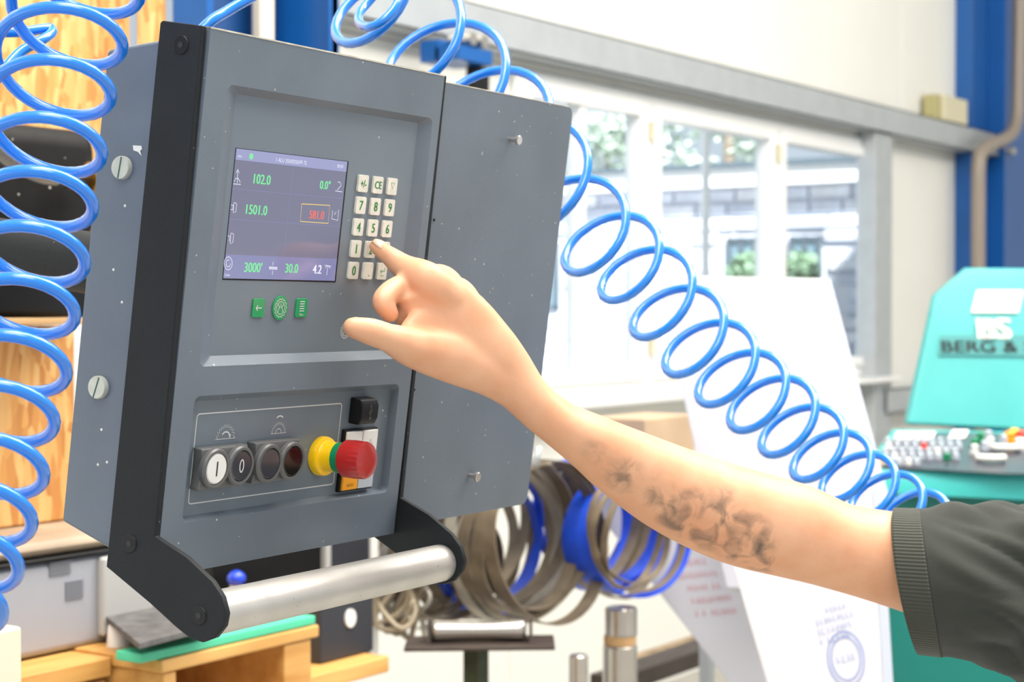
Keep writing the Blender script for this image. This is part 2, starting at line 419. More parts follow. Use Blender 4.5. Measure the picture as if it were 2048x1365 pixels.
# window wall, built of sandwich panels
Zr0 = Z(1200, 140, YW - 0.12); Zr1 = Z(1200, 68, YW - 0.12)       # rail lower / upper edge
wx0, wx1 = X(1020, YW), X(1748, YW)                                # window opening
wz1 = Z(1200, 168, YW); wz0 = Z(1294, 786, YW)
wall = thing('wall_back', (3, YW, 0), kind='structure')
edges = [-1.0, 0.05, 1.1, 2.15, wx0]
for a, b in zip(edges, edges[1:]):
    build('panel', MB().box((a + 0.003, YW, 0), (b - 0.003, YW + 0.1, wz1 + 0.0)), M['wall'], wall, bevel=0.004)
build('panel', MB().box((wx0 + 0.003, YW, 0), (wx1 - 0.003, YW + 0.1, wz0 - 0.002)), M['wall'], wall, bevel=0.004)
build('panel', MB().box((wx1 + 0.003, YW, 0), (15, YW + 0.1, wz1)), M['wall'], wall, bevel=0.004)
xx = -1.0
while xx < 14.4:
    build('panel', MB().box((xx + 0.003, YW, wz1 + 0.004), (xx + 1.047, YW + 0.1, 5.8)), M['wall'], wall, bevel=0.004); xx += 1.05
build('joint_backing', MB().box((-1, YW + 0.09, wz1 + 0.01), (15.4, YW + 0.12, 5.8)), M['wall_seam'], wall)
# side wall beyond the column (right end of the hall)
sw = build('wall_right', MB().box((15.5, -6, 0), (15.6, YW, 5.8)), M['wall']); tag(sw, kind='structure')
# rails and posts
xr1 = X(1996, YW - 0.12)
def rail(name, x0, x1, z0, z1, y0=YW - 0.12, y1=YW - 0.004):
    mb = MB(); t = 0.006
    mb.box((x0, y0, z0), (x1, y0 + t, z1)); mb.box((x0, y0, z0), (x1, y1, z0 + t)); mb.box((x0, y0, z1 - t), (x1, y1, z1))
    o = build(name, mb, M['galv']); return tag(o, kind='structure')
rail('trim_1', 0.4, xr1, Zr0, Zr1)
rail('trim_2', wx1 - 0.1, X(1990, YW - 0.12), Z(1760, 830, YW - 0.12), Z(1760, 781, YW - 0.12))
tag(build('shade_strip', MB().box((X(1790, YW), YW - 0.03, Z(1860, 288, YW)), (X(1938, YW), YW - 0.004, Zr0 - 0.001)), mat('shaded_strip_grey', (168, 174, 186), 0.5), bevel=0.002), kind='structure')  # grey-blue strip laid on the wall as the shadow band below the rail
px0, px1 = X(1750, YW - 0.10), X(1784, YW - 0.10)
tag(build('trim_3', MB().box((px0, YW - 0.10, 0), (px1, YW - 0.004, Zr0)), M['galv'], bevel=0.004), kind='structure')
# small bolts on the rail
for q, pxx in enumerate((1776,)):
    p = onY(pxx, 205, YW - 0.12)
# window with three sashes
win = thing('window_1', ((wx0 + wx1) / 2, YW, wz0), kind='structure')
fr = 0.05
def frame_mb(x0, x1, z0, z1, t, y0, y1):
    mb = MB(); mb.box((x0, y0, z0), (x0 + t, y1, z1)); mb.box((x1 - t, y0, z0), (x1, y1, z1))
    mb.box((x0 + t, y0, z0), (x1 - t, y1, z0 + t)); mb.box((x0 + t, y0, z1 - t), (x1 - t, y1, z1)); return mb
build('window_frame', frame_mb(wx0 + 0.004, wx1 - 0.004, wz0, wz1 - 0.004, fr, YW - 0.02, YW + 0.08), M['upvc'], win, bevel=0.006)
mx1, mx2 = X(1290, YW), X(1545, YW)
for mx in (mx1, mx2):
    build('mullion', MB().box((mx - 0.032, YW - 0.02, wz0 + fr), (mx + 0.032, YW + 0.08, wz1 - fr)), M['upvc'], win, bevel=0.006)
segs = [(wx0 + fr, mx1 - 0.032), (mx1 + 0.032, mx2 - 0.032), (mx2 + 0.032, wx1 - fr)]
for i, (a, b) in enumerate(segs):
    s_ = build('sash', frame_mb(a + 0.003, b - 0.003, wz0 + fr + 0.003, wz1 - fr - 0.003, 0.052, YW - 0.035, YW + 0.05), M['upvc'], win, bevel=0.008)
    build('pane', MB().box((a + 0.047, YW + 0.02, wz0 + fr + 0.047), (b - 0.047, YW + 0.026, wz1 - fr - 0.047)), M['glass'], s_)
    if i == 0:
        cxm = X(1158, YW); build('glazing_bar', MB().box((cxm - 0.022, YW - 0.02, wz0 + fr + 0.047), (cxm + 0.022, YW + 0.05, wz1 - fr - 0.047)), M['upvc'], s_, bevel=0.004)
for mx in (mx1, mx2):
    for zz in (wz1 - 0.16, wz0 + 0.2):
        build('hinge', MB().cyl((mx, YW - 0.035, zz - 0.04), (mx, YW - 0.035, zz + 0.04), 0.012, 12), M['beige'], win, smooth='angle')
build('sill', MB().box((wx0 - 0.02, YW - 0.16, wz0 - 0.03), (wx1 + 0.0, YW - 0.0, wz0 - 0.003)), M['upvc'], win, bevel=0.008)

# ------------------------------------------------------------------ outside
tag(build('yard', MB().box((-20, YW + 0.2, -0.3), (45, 45, -0.05)), M['yard']), kind='structure')
bdir = level(5400, 0, -FPX).normalized()          # along the neighbour's wall, left to right
bn = Vector((bdir.y, -bdir.x, 0)).normalized()
if bn.dot(FW) > 0: bn = -bn                       # faces us
B0 = at(1400, 400, 13.0); B0.z = 0
def bpt(s, h, d=0.0): return B0 + bdir * s + UP * h + bn * d
def bs(px, py):                                    # pixel -> (s, h) on the neighbour's wall plane
    p = onplane(px, py, B0, bn); return (p - B0).dot(bdir), p.z
def bbox(s0, s1, h0, h1, d0, d1):
    mb = MB(); return mb.hexa([bpt(s0, h0, d0), bpt(s1, h0, d0), bpt(s1, h0, d1), bpt(s0, h0, d1), bpt(s0, h1, d0), bpt(s1, h1, d0), bpt(s1, h1, d1), bpt(s0, h1, d1)])
nb = thing('neighbour_building', B0, 'low grey stone building with white fascia outside the window', 'building')
hr = bs(1400, 338)[1]; hf = bs(1400, 378)[1]
w1 = (bs(1452, 476), bs(1512, 552)); w2 = (bs(1578, 474), bs(1622, 560))
wins = [(w1[0][0], w1[1][0], w1[0][1] - 0.75, w1[0][1]), (w2[0][0], w2[0][0] + (w1[1][0] - w1[0][0]), w1[0][1] - 0.75, w1[0][1]), (w1[0][0] - 2.4, w1[1][0] - 2.4, w1[0][1] - 0.75, w1[0][1])]
build('wall', bbox(-9, 8, 0, hf, -0.3, -0.05), M['stone'], nb)
build('fascia', bbox(-9.1, 8.1, hf, hr - 0.03, -0.2, 0.22), M['fascia'], nb)
build('roof_edge', bbox(-9.15, 8.15, hr - 0.03, hr + 0.03, -3, 0.28), M['roof'], nb)
# stone blocks within view, each its own piece; three shared meshes
sh = 0.145; blocks = []
protos = []
for k, bw in enumerate((0.36, 0.46, 0.56)):
    mbk = MB(); e = 0.012
    mbk.add([(0, 0, 0), (bw - 0.016, 0, 0), (bw - 0.016, 0, sh - 0.016), (0, 0, sh - 0.016),
             (e, 0.05, e), (bw - 0.016 - e, 0.05 + 0.006 * k, e), (bw - 0.016 - e, 0.05, sh - 0.016 - e), (e, 0.045, sh - 0.016 - e)],
            [(0, 1, 2, 3), (7, 6, 5, 4), (0, 4, 5, 1), (1, 5, 6, 2), (2, 6, 7, 3), (3, 7, 4, 0)])
    me = bpy.data.meshes.new('stone_block'); me.from_pydata([tuple(v) for v in mbk.v], [], mbk.f)
    tone = [(206, 211, 224), (220, 222, 230), (192, 198, 214)][k]
    me.materials.append(mat('stone_tone', tone, 0.8, 0, 0.12, 5)); protos.append((bw, me))
rotb = Matrix((bdir, bn, UP)).transposed()
s_lo = bs(1085, 500)[0]; s_hi = bs(1760, 500)[0]; h = hf - sh; row = 0; nblk = 0
h_lo = bs(1200, 760)[1]
while h > h_lo and nblk < 290:
    s = s_lo - 0.2 - (row % 2) * 0.2
    while s < s_hi and nblk < 290:
        bw, me = protos[random.choice((0, 1, 1, 2))]
        if not any(s + bw > a_ and s < b_ and h + sh > c_ and h < d_ for a_, b_, c_, d_ in wins):
            o = bpy.data.objects.new('stone_block', me); COL.objects.link(o); o.parent = nb
            o.matrix_local = Matrix.Translation(bpt(s, h, -0.05) - B0) @ rotb.to_4x4(); nblk += 1
        s += bw
    h -= sh; row += 1
for a_, b_, c_, d_ in wins:
    fo = MB()
    t = 0.05
    for q in ((a_, a_ + t, c_, d_), (b_ - t, b_, c_, d_), (a_, b_, c_, c_ + t), (a_, b_, d_ - t, d_), ((a_ + b_) / 2 - t / 2, (a_ + b_) / 2 + t / 2, c_, d_)):
        m_ = bbox(*q, -0.06, 0.0); fo.add(m_.v, m_.f)
    wf = build('window', fo, M['roof'], nb)
    build('pane', bbox(a_ + t, b_ - t, c_ + t, d_ - t, -0.045, -0.03), mat('neighbour_pane', (120, 146, 160), 0.1), wf)
# shrubs and trees outside
def leafy(mb, c, r, n, size, flat=1.0):
    for _ in range(n):
        d = Vector((random.gauss(0, 1), random.gauss(0, 1), random.gauss(0, 1) * flat)).normalized() * r * random.random() ** 0.4
        p = c + d; a = Vector((random.gauss(0, 1), random.gauss(0, 1), random.gauss(0, 1))).normalized(); b = a.orthogonal().normalized()
        s = size * random.uniform(0.6, 1.3)
        mb.add([p - a * s, p + b * s * 0.5, p + a * s, p - b * s * 0.5], [(0, 1, 2, 3)])
def tree(px, py, z, r, label):
    c = at(px, py, z); base = Vector((c.x, c.y, -0.05)); t = thing('tree', base, label, 'tree', 'trees beyond the neighbour roof')
    build('trunk', MB().tube([base, (base + c) / 2 + Vector((0.1, 0, 0)), c + Vector((0, 0, r * 0.4))], [0.16, 0.12, 0.05], 10), M['bark'], t, smooth=True)
    mb = MB()
    for _ in range(9): leafy(mb, c + Vector((random.gauss(0, r * .5), random.gauss(0, r * .5), random.gauss(0, r * .4))), r * 0.5, 230, 0.10)
    build('foliage', mb, M['leaf'], t, fix=False)
tree(1455, 235, 19, 1.0, 'pale green tree seen through the middle sash above the neighbour roof')
tree(1215, 275, 25, 1.1, 'pale tree seen through the left sash above the neighbour roof')
p = bpt(w1[0][0] + 0.75, 0, 0.9); 
for k, (pxs, lb) in enumerate(((1494, 'green bush in front of the neighbour window seen in the middle sash'), (1602, 'green bush in front of the neighbour window seen in the right sash'))):
    c = at(pxs, 545, 12.2); mb = MB(); leafy(mb, c, 0.2, 500, 0.05, 1.4); leafy(mb, Vector((c.x, c.y, c.z - 0.5)), 0.22, 500, 0.05)
    b_ = Vector((c.x, c.y, 0)); t = thing('bush', Vector((c.x, c.y, -0.05)), lb, 'bush', 'bushes at the neighbour wall')
    build('foliage', mb, mat('bush_green', (130, 160, 130), 0.7, 0, 0.3, 8), t, fix=False)
    build('stem', MB().tube([Vector((c.x, c.y, -0.05)), c], [0.03, 0.015], 8), M['bark'], t, smooth=True)
lp = at(1411, 300, 9.0); t = thing('reflection_post', Vector((lp.x, lp.y, -0.05)), 'white post added in the yard for a lamp reflection in the middle sash', 'reflection post')  # added post, stands in for lamps mirrored in the window glass
zt = at(1411, 222, 9.0).z
build('pole', MB().cyl((lp.x, lp.y, -0.05), (lp.x, lp.y, zt), 0.032, 16), M['fascia'], t, smooth='angle')
build('reflection_head', MB().lathe((lp.x, lp.y, zt), UP, [(0, 0.035), (0.02, 0.09), (0.1, 0.1), (0.15, 0.03)], 20), M['fascia'], t, smooth=True)

# blue hall columns
def colY(px, Y): return X(px, Y)
t = thing('steel_column', (X(2060, YW - .06), YW - 0.1, 0), 'blue painted steel column at right, behind the taupe drain pipe', 'column', 'blue hall columns')
cx0 = X(1941, YW - 0.10); cx1 = cx0 + 1.3
build('flange', MB().box((cx0, YW - 0.10, 0), (cx0 + 0.02, YW - 0.002, 5.8)), M['blue_steel'], t, bevel=0.002)
build('web', MB().box((cx0 + 0.02, YW - 0.05, 0), (cx1, YW - 0.03, 5.8)), M['blue_steel'], t)
build('flange', MB().box((cx0 + 0.43, YW - 0.16, 0), (cx0 + 0.455, YW - 0.05, 5.8)), M['blue_steel'], t, bevel=0.002)
# left column (behind the console top)
YC = 2.35 * YS
t = thing('steel_column', (X(450, YC), YC, 0), 'blue painted steel column behind the console, top left', 'column', 'blue hall columns')
build('web', MB().box((X(345, YC), YC, 0), (X(555, YC), YC + 0.02, 5.8)), M['blue_shaded'], t)
build('flange', MB().box((X(555, YC), YC - 0.16, 0), (X(555, YC) + 0.024, YC + 0.16, 5.8)), M['blue_steel'], t, bevel=0.002)
build('flange', MB().box((X(345, YC) - 0.02, YC - 0.12, 0), (X(345, YC), YC + 0.16, 5.8)), M['blue_steel'], t, bevel=0.002)
build('flange_face', MB().box((X(556, YC) + 0.024, YC - 0.16, 0), (X(660, YC - 0.16), YC - 0.15, 5.8)), M['blue_steel'], t)
tag(build('conduit', MB().box((X(524, YC - .06), YC - 0.06, 0), (X(552, YC - .06), YC - 0.03, 5.8)), M['box_white'], bevel=0.006),
    'flat cream cable duct running up the blue column behind the console', 'cable duct')

# taupe pipe with an offset, in front of the right column
Yp = YW - 0.22
pp = [(2040, -60), (2038, 60), (2036, 180), (2034, 230), (2026, 262), (2005, 280), (1984, 288), (1966, 300), (1958, 325), (1957, 400), (1957, 560), (1960, 900)]
P = catmull([onY(a, b, Yp) for a, b in pp], 6)
tag(build('drain_pipe', MB().tube(P + [Vector((P[-1][0], Yp, 0.0))], 0.040, 16), M['pipe'], smooth=True),
    'taupe drain pipe with an offset bend in front of the blue column', 'pipe')
# junction box and tie rod on the rail
t = thing('junction_box', onY(1902, 200, YW - 0.06), 'cream junction box sitting on the galvanised rail near the blue column', 'junction box')
jx0, jx1 = X(1878, YW - 0.12), X(1934, YW - 0.12); jz = Zr1
build('body', MB().box((jx0 + 0.08, YW - 0.12, jz + 0.003), (jx1, YW - 0.005, jz + 0.15)), M['beige'], t, bevel=0.008)
build('cover', MB().box((jx0, YW - 0.10, jz + 0.003), (jx0 + 0.075, YW - 0.02, jz + 0.145)), mat('olive_cover', (176, 168, 118), 0.5), t, bevel=0.006)
a = onY(1990, 240, YW - 0.14); 
tag(build('tie_rod', MB().lathe((xr1 + 0.002, YW - 0.07, (Zr0 + Zr1) / 2), (1, 0, 0), [(0, 0.02), (0.03, 0.02), (0.031, 0.011), (0.33, 0.011), (0.331, 0.024), (0.42, 0.024)], 12), M['pin'], smooth='angle'),
    'short silver tie rod with a nut at the right end of the galvanised rail', 'tie rod')
# clamp with hanging cable under the rail
t = thing('cable_clamp', onY(950, 180, YW - 0.3), 'blue clamp with a black hanging cable under the rail, above the console', 'clamp')
a = onY(918, 92, YW - 0.28); b = onY(986, 132, YW - 0.28)
build('clamp_body', MB().box((a.x, YW - 0.28, b.z), (b.x, YW - 0.18, b.z + 0.05)).box((a.x, YW - 0.28, b.z + 0.05), (a.x + 0.03, YW - 0.18, a.z)).box((b.x - 0.03, YW - 0.28, b.z + 0.05), (b.x, YW - 0.18, a.z)).box((a.x, YW - 0.2, b.z), (b.x, YW - 0.12, a.z + .03)), M['blue_steel'], t, bevel=0.004)
for s in (0.35, 0.68):
    build('wheel', MB().cyl((a.x + (b.x - a.x) * s, YW - 0.29, b.z + 0.075), (a.x + (b.x - a.x) * s, YW - 0.20, b.z + 0.075), 0.022, 16), M['pin'], t, smooth='angle')
c0 = onY(955, 132, YW - 0.22)
build('cable', MB().box((c0.x - 0.045, YW - 0.24, 1.1), (c0.x + 0.05, YW - 0.20, b.z)), M['black'], t, bevel=0.01)

# ================================================================== LEFT BACKGROUND
Yo = 1.95 * YS
def zbox(px0, px1, pyt, pyb, Y, dep, ref=None, z0=None):
    r = ref if ref is not None else (px0 + px1) / 2
    return (X(px0, Y), Y, Z(r, pyb, Y) if z0 is None else z0), (X(px1, Y), Y + dep, Z(r, pyt, Y))
def solid(name, m, px0, px1, pyt, pyb, Y, dep, label=None, cat=None, parent=None, bevel=0.004, ref=None, z0=None, group=None):
    a, b = zbox(px0, px1, pyt, pyb, Y, dep, ref, z0)
    o = build(name, MB().box(a, b), m, parent, bevel=bevel)
    return tag(o, label, cat, group) if label else o
solid('osb_board', M['osb'], -260, 344, -120, 640, Yo, 0.02, 'orange strand board standing upright behind the blue coil, upper left', 'board', ref=150)
solid('osb_board', M['osb'], -260, 150, 652, 1048, Yo - 0.25, 0.3, 'orange strand board crate below the dark housing, left edge', 'crate', ref=80)
# chrome poles
for pxp, lb in ((264, 'chrome pole in front of the strand board, nearer the blue coil'), (336, 'chrome pole beside the blue column, touching the console corner in view')):
    p = onY(pxp, 60, Yo - 0.06)
    t = thing('chrome_pole', (p.x, p.y, 0), lb, 'pole', 'chrome poles at the strand board')
    build('tube', MB().cyl((p.x, p.y, 0.0), (p.x, p.y, 2.6), 0.0085, 20), mat('chrome', (225, 228, 232), 0.12, 1.0), t, smooth='angle')
    build('end_cap', MB().lathe((p.x, p.y, 2.6), UP, [(0, 0.0105), (0.012, 0.0105), (0.018, 0.006)], 16), M['black'], t, smooth='angle')
# dark motor housing with flexible conduit
Ym = 1.62 * YS
t = thing('motor_housing', onY(90, 490, Ym), 'black dusty machine housing with flexible conduit behind the blue coil', 'machine')
def speckled_black(): return mat('dusty_black', (22, 21, 20), 0.6, 0, 0.3, 30, specks=0.5, speck_scale=110, spec=0.25)
DB = speckled_black()
a, b = zbox(-120, 205, 250, 484, Ym, 0.30, 100)
build('housing', MB().box(a, b), DB, t, bevel=0.03, bseg=4)
a2, b2 = zbox(-120, 205, 484, 494, Ym - 0.03, 0.36, 100)
build('ledge', MB().box(a2, b2), M['galv'], t, bevel=0.002)
a3, b3 = zbox(-120, 190, 494, 636, Ym + 0.06, 0.2, 100)
build('lower_case', MB().box(a3, b3), M['black'], t, bevel=0.01)
a4, b4 = zbox(-120, 190, 636, 650, Ym - 0.0, 0.3, 100)
build('foot_rail', MB().box(a4, b4), M['cardboard'], t, bevel=0.002)
# spring conduit
cp = [onY(x, y, Ym - 0.05) for x, y in catmull([(-40, 255), (0, 300), (40, 330), (80, 347), (112, 352)], 8)]
build('inner_hose', MB().tube(cp, 0.0085, 10), M['black'], t, smooth=True)
sp = []
for i, c in enumerate(cp[:-1]):
    tv = (cp[i + 1] - c); n1 = tv.normalized().cross(UP).normalized(); n2 = tv.normalized().cross(n1)
    for k in range(28):
        f = k / 28; aa = 2 * math.pi * f * 2
        sp.append(c + tv * f + (n1 * math.cos(aa) + n2 * math.sin(aa)) * 0.0125)
build('spring_guard', MB().tube(sp, 0.0011, 5), M['spring'], t, smooth=True)
g0 = onY(112, 352, Ym - 0.05); g1 = onY(190, 365, Ym - 0.05); ax = (g1 - g0)
build('hose_nut', MB().lathe(g0, ax, [(0, .012), (.02, .012), (.021, .015), (.034, .015), (.035, .011), (.05, .011)], 6), M['dark_steel'], t)
build('gland', MB().lathe(g0 + ax.normalized() * 0.05, ax, [(0, .022), (.006, .026), (.007, .024), (.012, .024), (.013, .028), (.02, .028), (.021, .026), (.03, .030), (.036, .03)], 28), M['brass'], t, smooth='angle')

# shelf unit (pallet wood) bottom left with things on it
Ys = 1.46 * YS
zs = Z(325, 1322, Ys)                         # top board level at the front corner
xs0, xs1 = X(322, Ys), X(638, Ys)
unit = thing('wooden_shelf', ((xs0 + xs1) / 2, Ys, 0), 'low pine shelf unit at the bottom left carrying the green board and printer', 'shelf')
build('top_board', MB().box((xs0, Ys, zs - 0.018), (xs1, Ys + 0.55, zs)), M['pine'], unit, bevel=0.003)
build('bottom_board', MB().box((xs0, Ys, zs - 0.20), (xs1, Ys + 0.55, zs - 0.18)), M['pine'], unit, bevel=0.003)
for xa, xb in ((xs0 + 0.005, xs0 + 0.03), (xs1 - 0.075, xs1 - 0.015)):
    build('upright', MB().box((xa, Ys + 0.003, 0.0), (xb, Ys + 0.54, zs - 0.018)), M['pine'], unit, bevel=0.003)
build('back_board', MB().box((xs0, Ys + 0.53, zs - 0.18), (xs1, Ys + 0.548, zs - 0.018)), M['pine'], unit)
# cardboard carton on the side
cb = thing('carton', onY(150, 1400, Ys), 'brown cardboard carton with dark print under the printer, bottom left', 'carton')
a = (X(30, Ys + .12), Ys + 0.12, 0.0)
build('carton_body', MB().box((X(-60, Ys + .1), Ys + 0.10, zs - 0.22), (xs0 - 0.004, Ys + 0.5, zs - 0.035)), M['cardboard'], cb, bevel=0.003)
build('carton_lid', MB().box((X(-60, Ys + .1) - 0.0, Ys + 0.09, zs - 0.03), (xs0 - 0.003, Ys + 0.52, zs - 0.004)), M['pine'], cb, bevel=0.003)
mbp = MB(); 
cc = onY(185, 1335, Ys + 0.099); scribble(cc, Vector((1, 0, 0)), UP, 0.05, 0.016, Vector((0, 1, 0)), mbp, 3); scribble(cc - UP * 0.03, Vector((1, 0, 0)), UP, 0.06, 0.012, Vector((0, 1, 0)), mbp, 5)
build('print', mbp, M['print_black'], cb, fix=False)
# lower white carton
solid('cream_carton', M['box_white'], -80, 42, 1258, 1420, Ys - 0.22, 0.25, 'cream carton at the bottom left corner of the view', 'carton', ref=20)
# printer
Ypr = Ys + 0.16; zt = zs
pr = thing('printer', (X(120, Ypr), Ypr, zt), 'grey office printer with taupe lid behind the console arm, lower left', 'printer')
xa, xc, xb = X(22, Ypr), X(190, Ypr), X(300, Ypr)
zp1 = Z(190, 1110, Ypr)
build('body', MB().box((xa - 0.1, Ypr, zt - 0.002), (xb, Ypr + 0.3, zp1)), M['printer'], pr, bevel=0.012, bseg=3)
build('front_tray', MB().box((xc + 0.002, Ypr - 0.012, zt + 0.01), (xb - 0.005, Ypr + 0.003, zp1 - 0.004)), M['printer_pale'], pr, bevel=0.005)
build('lid', MB().box((xa - 0.11, Ypr - 0.006, zp1 + 0.001), (xb + 0.01, Ypr + 0.31, zp1 + 0.006)), M['black'], pr, bevel=0.002)
build('lid_top', MB().box((xa - 0.1, Ypr + 0.003, zp1 + 0.006), (xb, Ypr + 0.30, zp1 + 0.028)), M['taupe_lid'], pr, bevel=0.012, bseg=3)
for q in ((98, 140, 1122, 1150), (130, 165, 1160, 1198)):
    va, vb = zbox(q[0], q[1], q[2], q[3], Ypr - 0.002, 0.004, (q[0] + q[1]) / 2)
    for r_ in range(7):
        z0 = va[2] + (vb[2] - va[2]) * r_ / 7
        build('vent_slat', MB().box((va[0], va[1], z0), (vb[0], vb[1], z0 + (vb[2] - va[2]) / 7 * 0.6)), M['vent'], pr)
# slate plate and green board, white foot
tag(build('slate_plate', MB().prism([onplane(x, y, Vector((0, 0, zs + 0.03)), UP) for x, y in ((192, 1228), (262, 1190), (430, 1222), (420, 1262), (278, 1300))], (0, 0, 0.008)), M['slate'], bevel=0.001),
    'dark grey dusty plate lying at a slant beside the mint green board', 'plate')
gp = [onplane(x, y, Vector((0, 0, zs)), UP) for x, y in ((280, 1310), (636, 1232))]
gx0 = gp[0].x; 
tag(build('green_board', MB().box((xs0 - 0.035, Ys + 0.004, zs + 0.001), (xs1 - 0.004, Ys + 0.05, zs + 0.014)), M['mint'], bevel=0.002),
    'mint green plastic board lying on the pine shelf under the steel handle', 'board')
q = onplane(238, 1292, Vector((0, 0, zs)), UP)
tag(build('plastic_bottle_cap', MB().lathe((q.x, q.y, zs - 0.004), UP, [(0, 0.015), (0.003, 0.017), (0.03, 0.015), (0.034, 0.013)], 20), M['white'], smooth='angle'),
    'small white plastic cap under the dark slanted plate', 'cap')
# black cabinet with blue knob, below the console
Yk = 1.95 * YS
t = thing('black_cabinet', onY(560, 1250, Yk), 'black cabinet with white edge strips seen under the console', 'cabinet')
a, b = zbox(425, 640, 1060, 1260, Yk, 0.4, 530); xL, xR = a[0], b[0]
build('carcass', MB().box((xL, Yk, zs - 0.25), (xR + 0.14, Yk + 0.22, 1.5)), M['black'], t, bevel=0.003)
xd = X(645, Yk); 
build('edge_strip', MB().box((X(641, Yk), Yk - 0.012, zs - 0.25), (X(652, Yk), Yk + 0.001, 1.5)), M['printer_pale'], t, bevel=0.001)
build('edge_strip', MB().box((X(733, Yk), Yk - 0.012, zs - 0.25), (X(747, Yk), Yk + 0.001, 1.5)), M['white'], t, bevel=0.001)
build('door', MB().box((X(653, Yk), Yk - 0.008, zs - 0.25), (X(732, Yk), Yk + 0.001, 1.5)), M['speaker'], t, bevel=0.001)
kp = onY(473, 1158, Yk - 0.10)
t = thing('bottle_stopper', Vector((kp.x, kp.y, kp.z - 0.06)), 'round blue knob on a cream stem in front of the black cabinet', 'knob')
build('knob', MB().lathe(kp - Vector((0, 0, 0.014)), UP, [(0, 0.004), (0.003, 0.011), (0.009, 0.0155), (0.014, 0.0165), (0.02, 0.0155), (0.026, 0.010), (0.029, 0.003)], 24), mat('knob_blue', (24, 70, 220), 0.25, coat=.4), t, smooth=True)
build('stem', MB().lathe(kp - Vector((0.0, 0, 0.30)), UP, [(0, 0.03), (0.22, 0.03), (0.26, 0.012), (0.288, 0.012)], 20), M['box_white'], t, smooth='angle')
# black box with white oval
Yb = 1.75 * YS
t = thing('black_box', onY(690, 1330, Yb), 'charcoal box with a white oval badge standing on a pine plank', 'box')
a, b = zbox(640, 747, 1196, 1310, Yb, 0.12, 640)
zb_ = Z(640, 1330, Yb)
build('body', MB().box((a[0], Yb, zb_), (b[0], Yb + 0.14, a[2] + (b[2] - a[2]))), M['speaker'], t, bevel=0.004)
build('lid', MB().box((a[0] + 0.002, Yb - 0.002, b[2]), (b[0], Yb + 0.14, b[2] + 0.016)), M['printer_pale'], t, bevel=0.002)
oc = onY(699, 1237, Yb); mbo = MB(); ring = []
for k in range(28):
    an = 2 * math.pi * k / 28; ring.append(Vector((oc.x + 0.0145 * math.cos(an), Yb - 0.004, oc.z + 0.0165 * math.sin(an))))
mbo.prism(ring, (0, 0.004, 0)); build('badge', mbo, M['white'], t)
tag(build('pine_plank', MB().box((X(390, Yb - .05), Yb - 0.05, zb_ - 0.03), (X(778, Yb - .05), Yb + 0.2, zb_ - 0.001)), M['pine'], bevel=0.003),
    'pine plank sticking out under the charcoal box', 'plank')

# ================================================================== BLADES, RACK, ROLLER, TUBES (behind, middle)
def band(c, rx, ry, tiltdir, width, m, label, n=64, wob=0.0, group='coiled saw bands on the rack'):
    """a closed steel band hanging as a loop: c centre, ring spanned by a (horizontal) and UP, band width along the ring normal"""
    a = tiltdir.normalized(); nn = a.cross(UP).normalized(); th = 0.0013
    mb = MB()
    for wv in (-1, 0, 1):
        rings = []; ph = random.uniform(0, 6); k_ = 1 + wv * 0.045; off = nn * wv * width * 0.75 + UP * (-ry * 0.04 * wv)
        for i in range(n):
            an = 2 * math.pi * i / n; w_ = 1 + wob * math.sin(2 * an + ph)
            p = c + off + a * (rx * k_ * w_ * math.cos(an)) + UP * (ry * k_ * w_ * math.sin(an)) + nn * (0.02 * math.sin(an + ph))
            out = (a * math.cos(an) / rx + UP * math.sin(an) / ry).normalized()
            rings.append([p - nn * width / 2 - out * th, p + nn * width / 2 - out * th, p + nn * width / 2 + out * th, p - nn * width / 2 + out * th])
        rings.append(rings[0]); mb.loft(rings, caps=False)
    return tag(build('saw_band', mb, m, smooth='angle'), label, 'saw band', group)
zb = 2.55
ringdir = (RT * 0.66 + FW * 0.75)
def bandpx(px, py, rpx, z, m, label, wd=0.03, sq=1.08, wob=0.03, d=None):
    dd = (d or ringdir); r = rpx * z * KZ / FPX
    return band(at(px, py, z), r * sq, r, dd, wd, m, label, wob=wob)
bl = [
 (1075, 1075, 155, 2.50, 'blade_brown', 'large dark brown saw band, frontmost of the middle bundle', 0.034),
 (1050, 1078, 148, 2.56, 'blade_brown', 'brown saw band just behind the frontmost in the middle bundle', 0.03),
 (1030, 1085, 152, 2.62, 'blade_pale', 'pale saw band inside the middle bundle', 0.03),
 (1008, 1072, 150, 2.68, 'blade_brown', 'brown saw band in the centre of the middle bundle', 0.03),
 (985, 1080, 140, 2.74, 'blade_blue', 'blue saw band showing through the brown middle bundle', 0.022),
 (962, 1078, 150, 2.80, 'blade_brown', 'brown saw band at the back of the middle bundle', 0.03),
 (930, 1085, 142, 2.86, 'blade_brown', 'brown saw band leftmost of the middle bundle', 0.03),
 (1252, 1062, 122, 2.62, 'blade_blue', 'wide blue saw band at the right front of the blue bundle', 0.036),
 (1222, 1052, 128, 2.78, 'blade_brown', 'brown saw band among the blue bundle', 0.03),
 (1205, 1045, 124, 2.86, 'blade_blue', 'blue saw band in the middle of the blue bundle', 0.03),
 (1185, 1040, 126, 2.94, 'blade_blue', 'blue saw band at the back of the blue bundle', 0.03),
 (1268, 1068, 108, 2.54, 'blade_brown', 'thin brown saw band closest to the forearm in the blue bundle', 0.016),
 (880, 1120, 112, 2.62, 'blade_brown', 'brown saw band right of the steel handle end, left bundle', 0.03),
 (860, 1130, 105, 2.70, 'blade_pale', 'pale saw band of the left bundle', 0.026),
 (838, 1135, 108, 2.78, 'blade_brown', 'brown saw band at the left edge of the left bundle', 0.03),
]
for (px, py, r, z, mk, lb, wd) in bl: bandpx(px, py, r, z, M[mk], lb, wd)
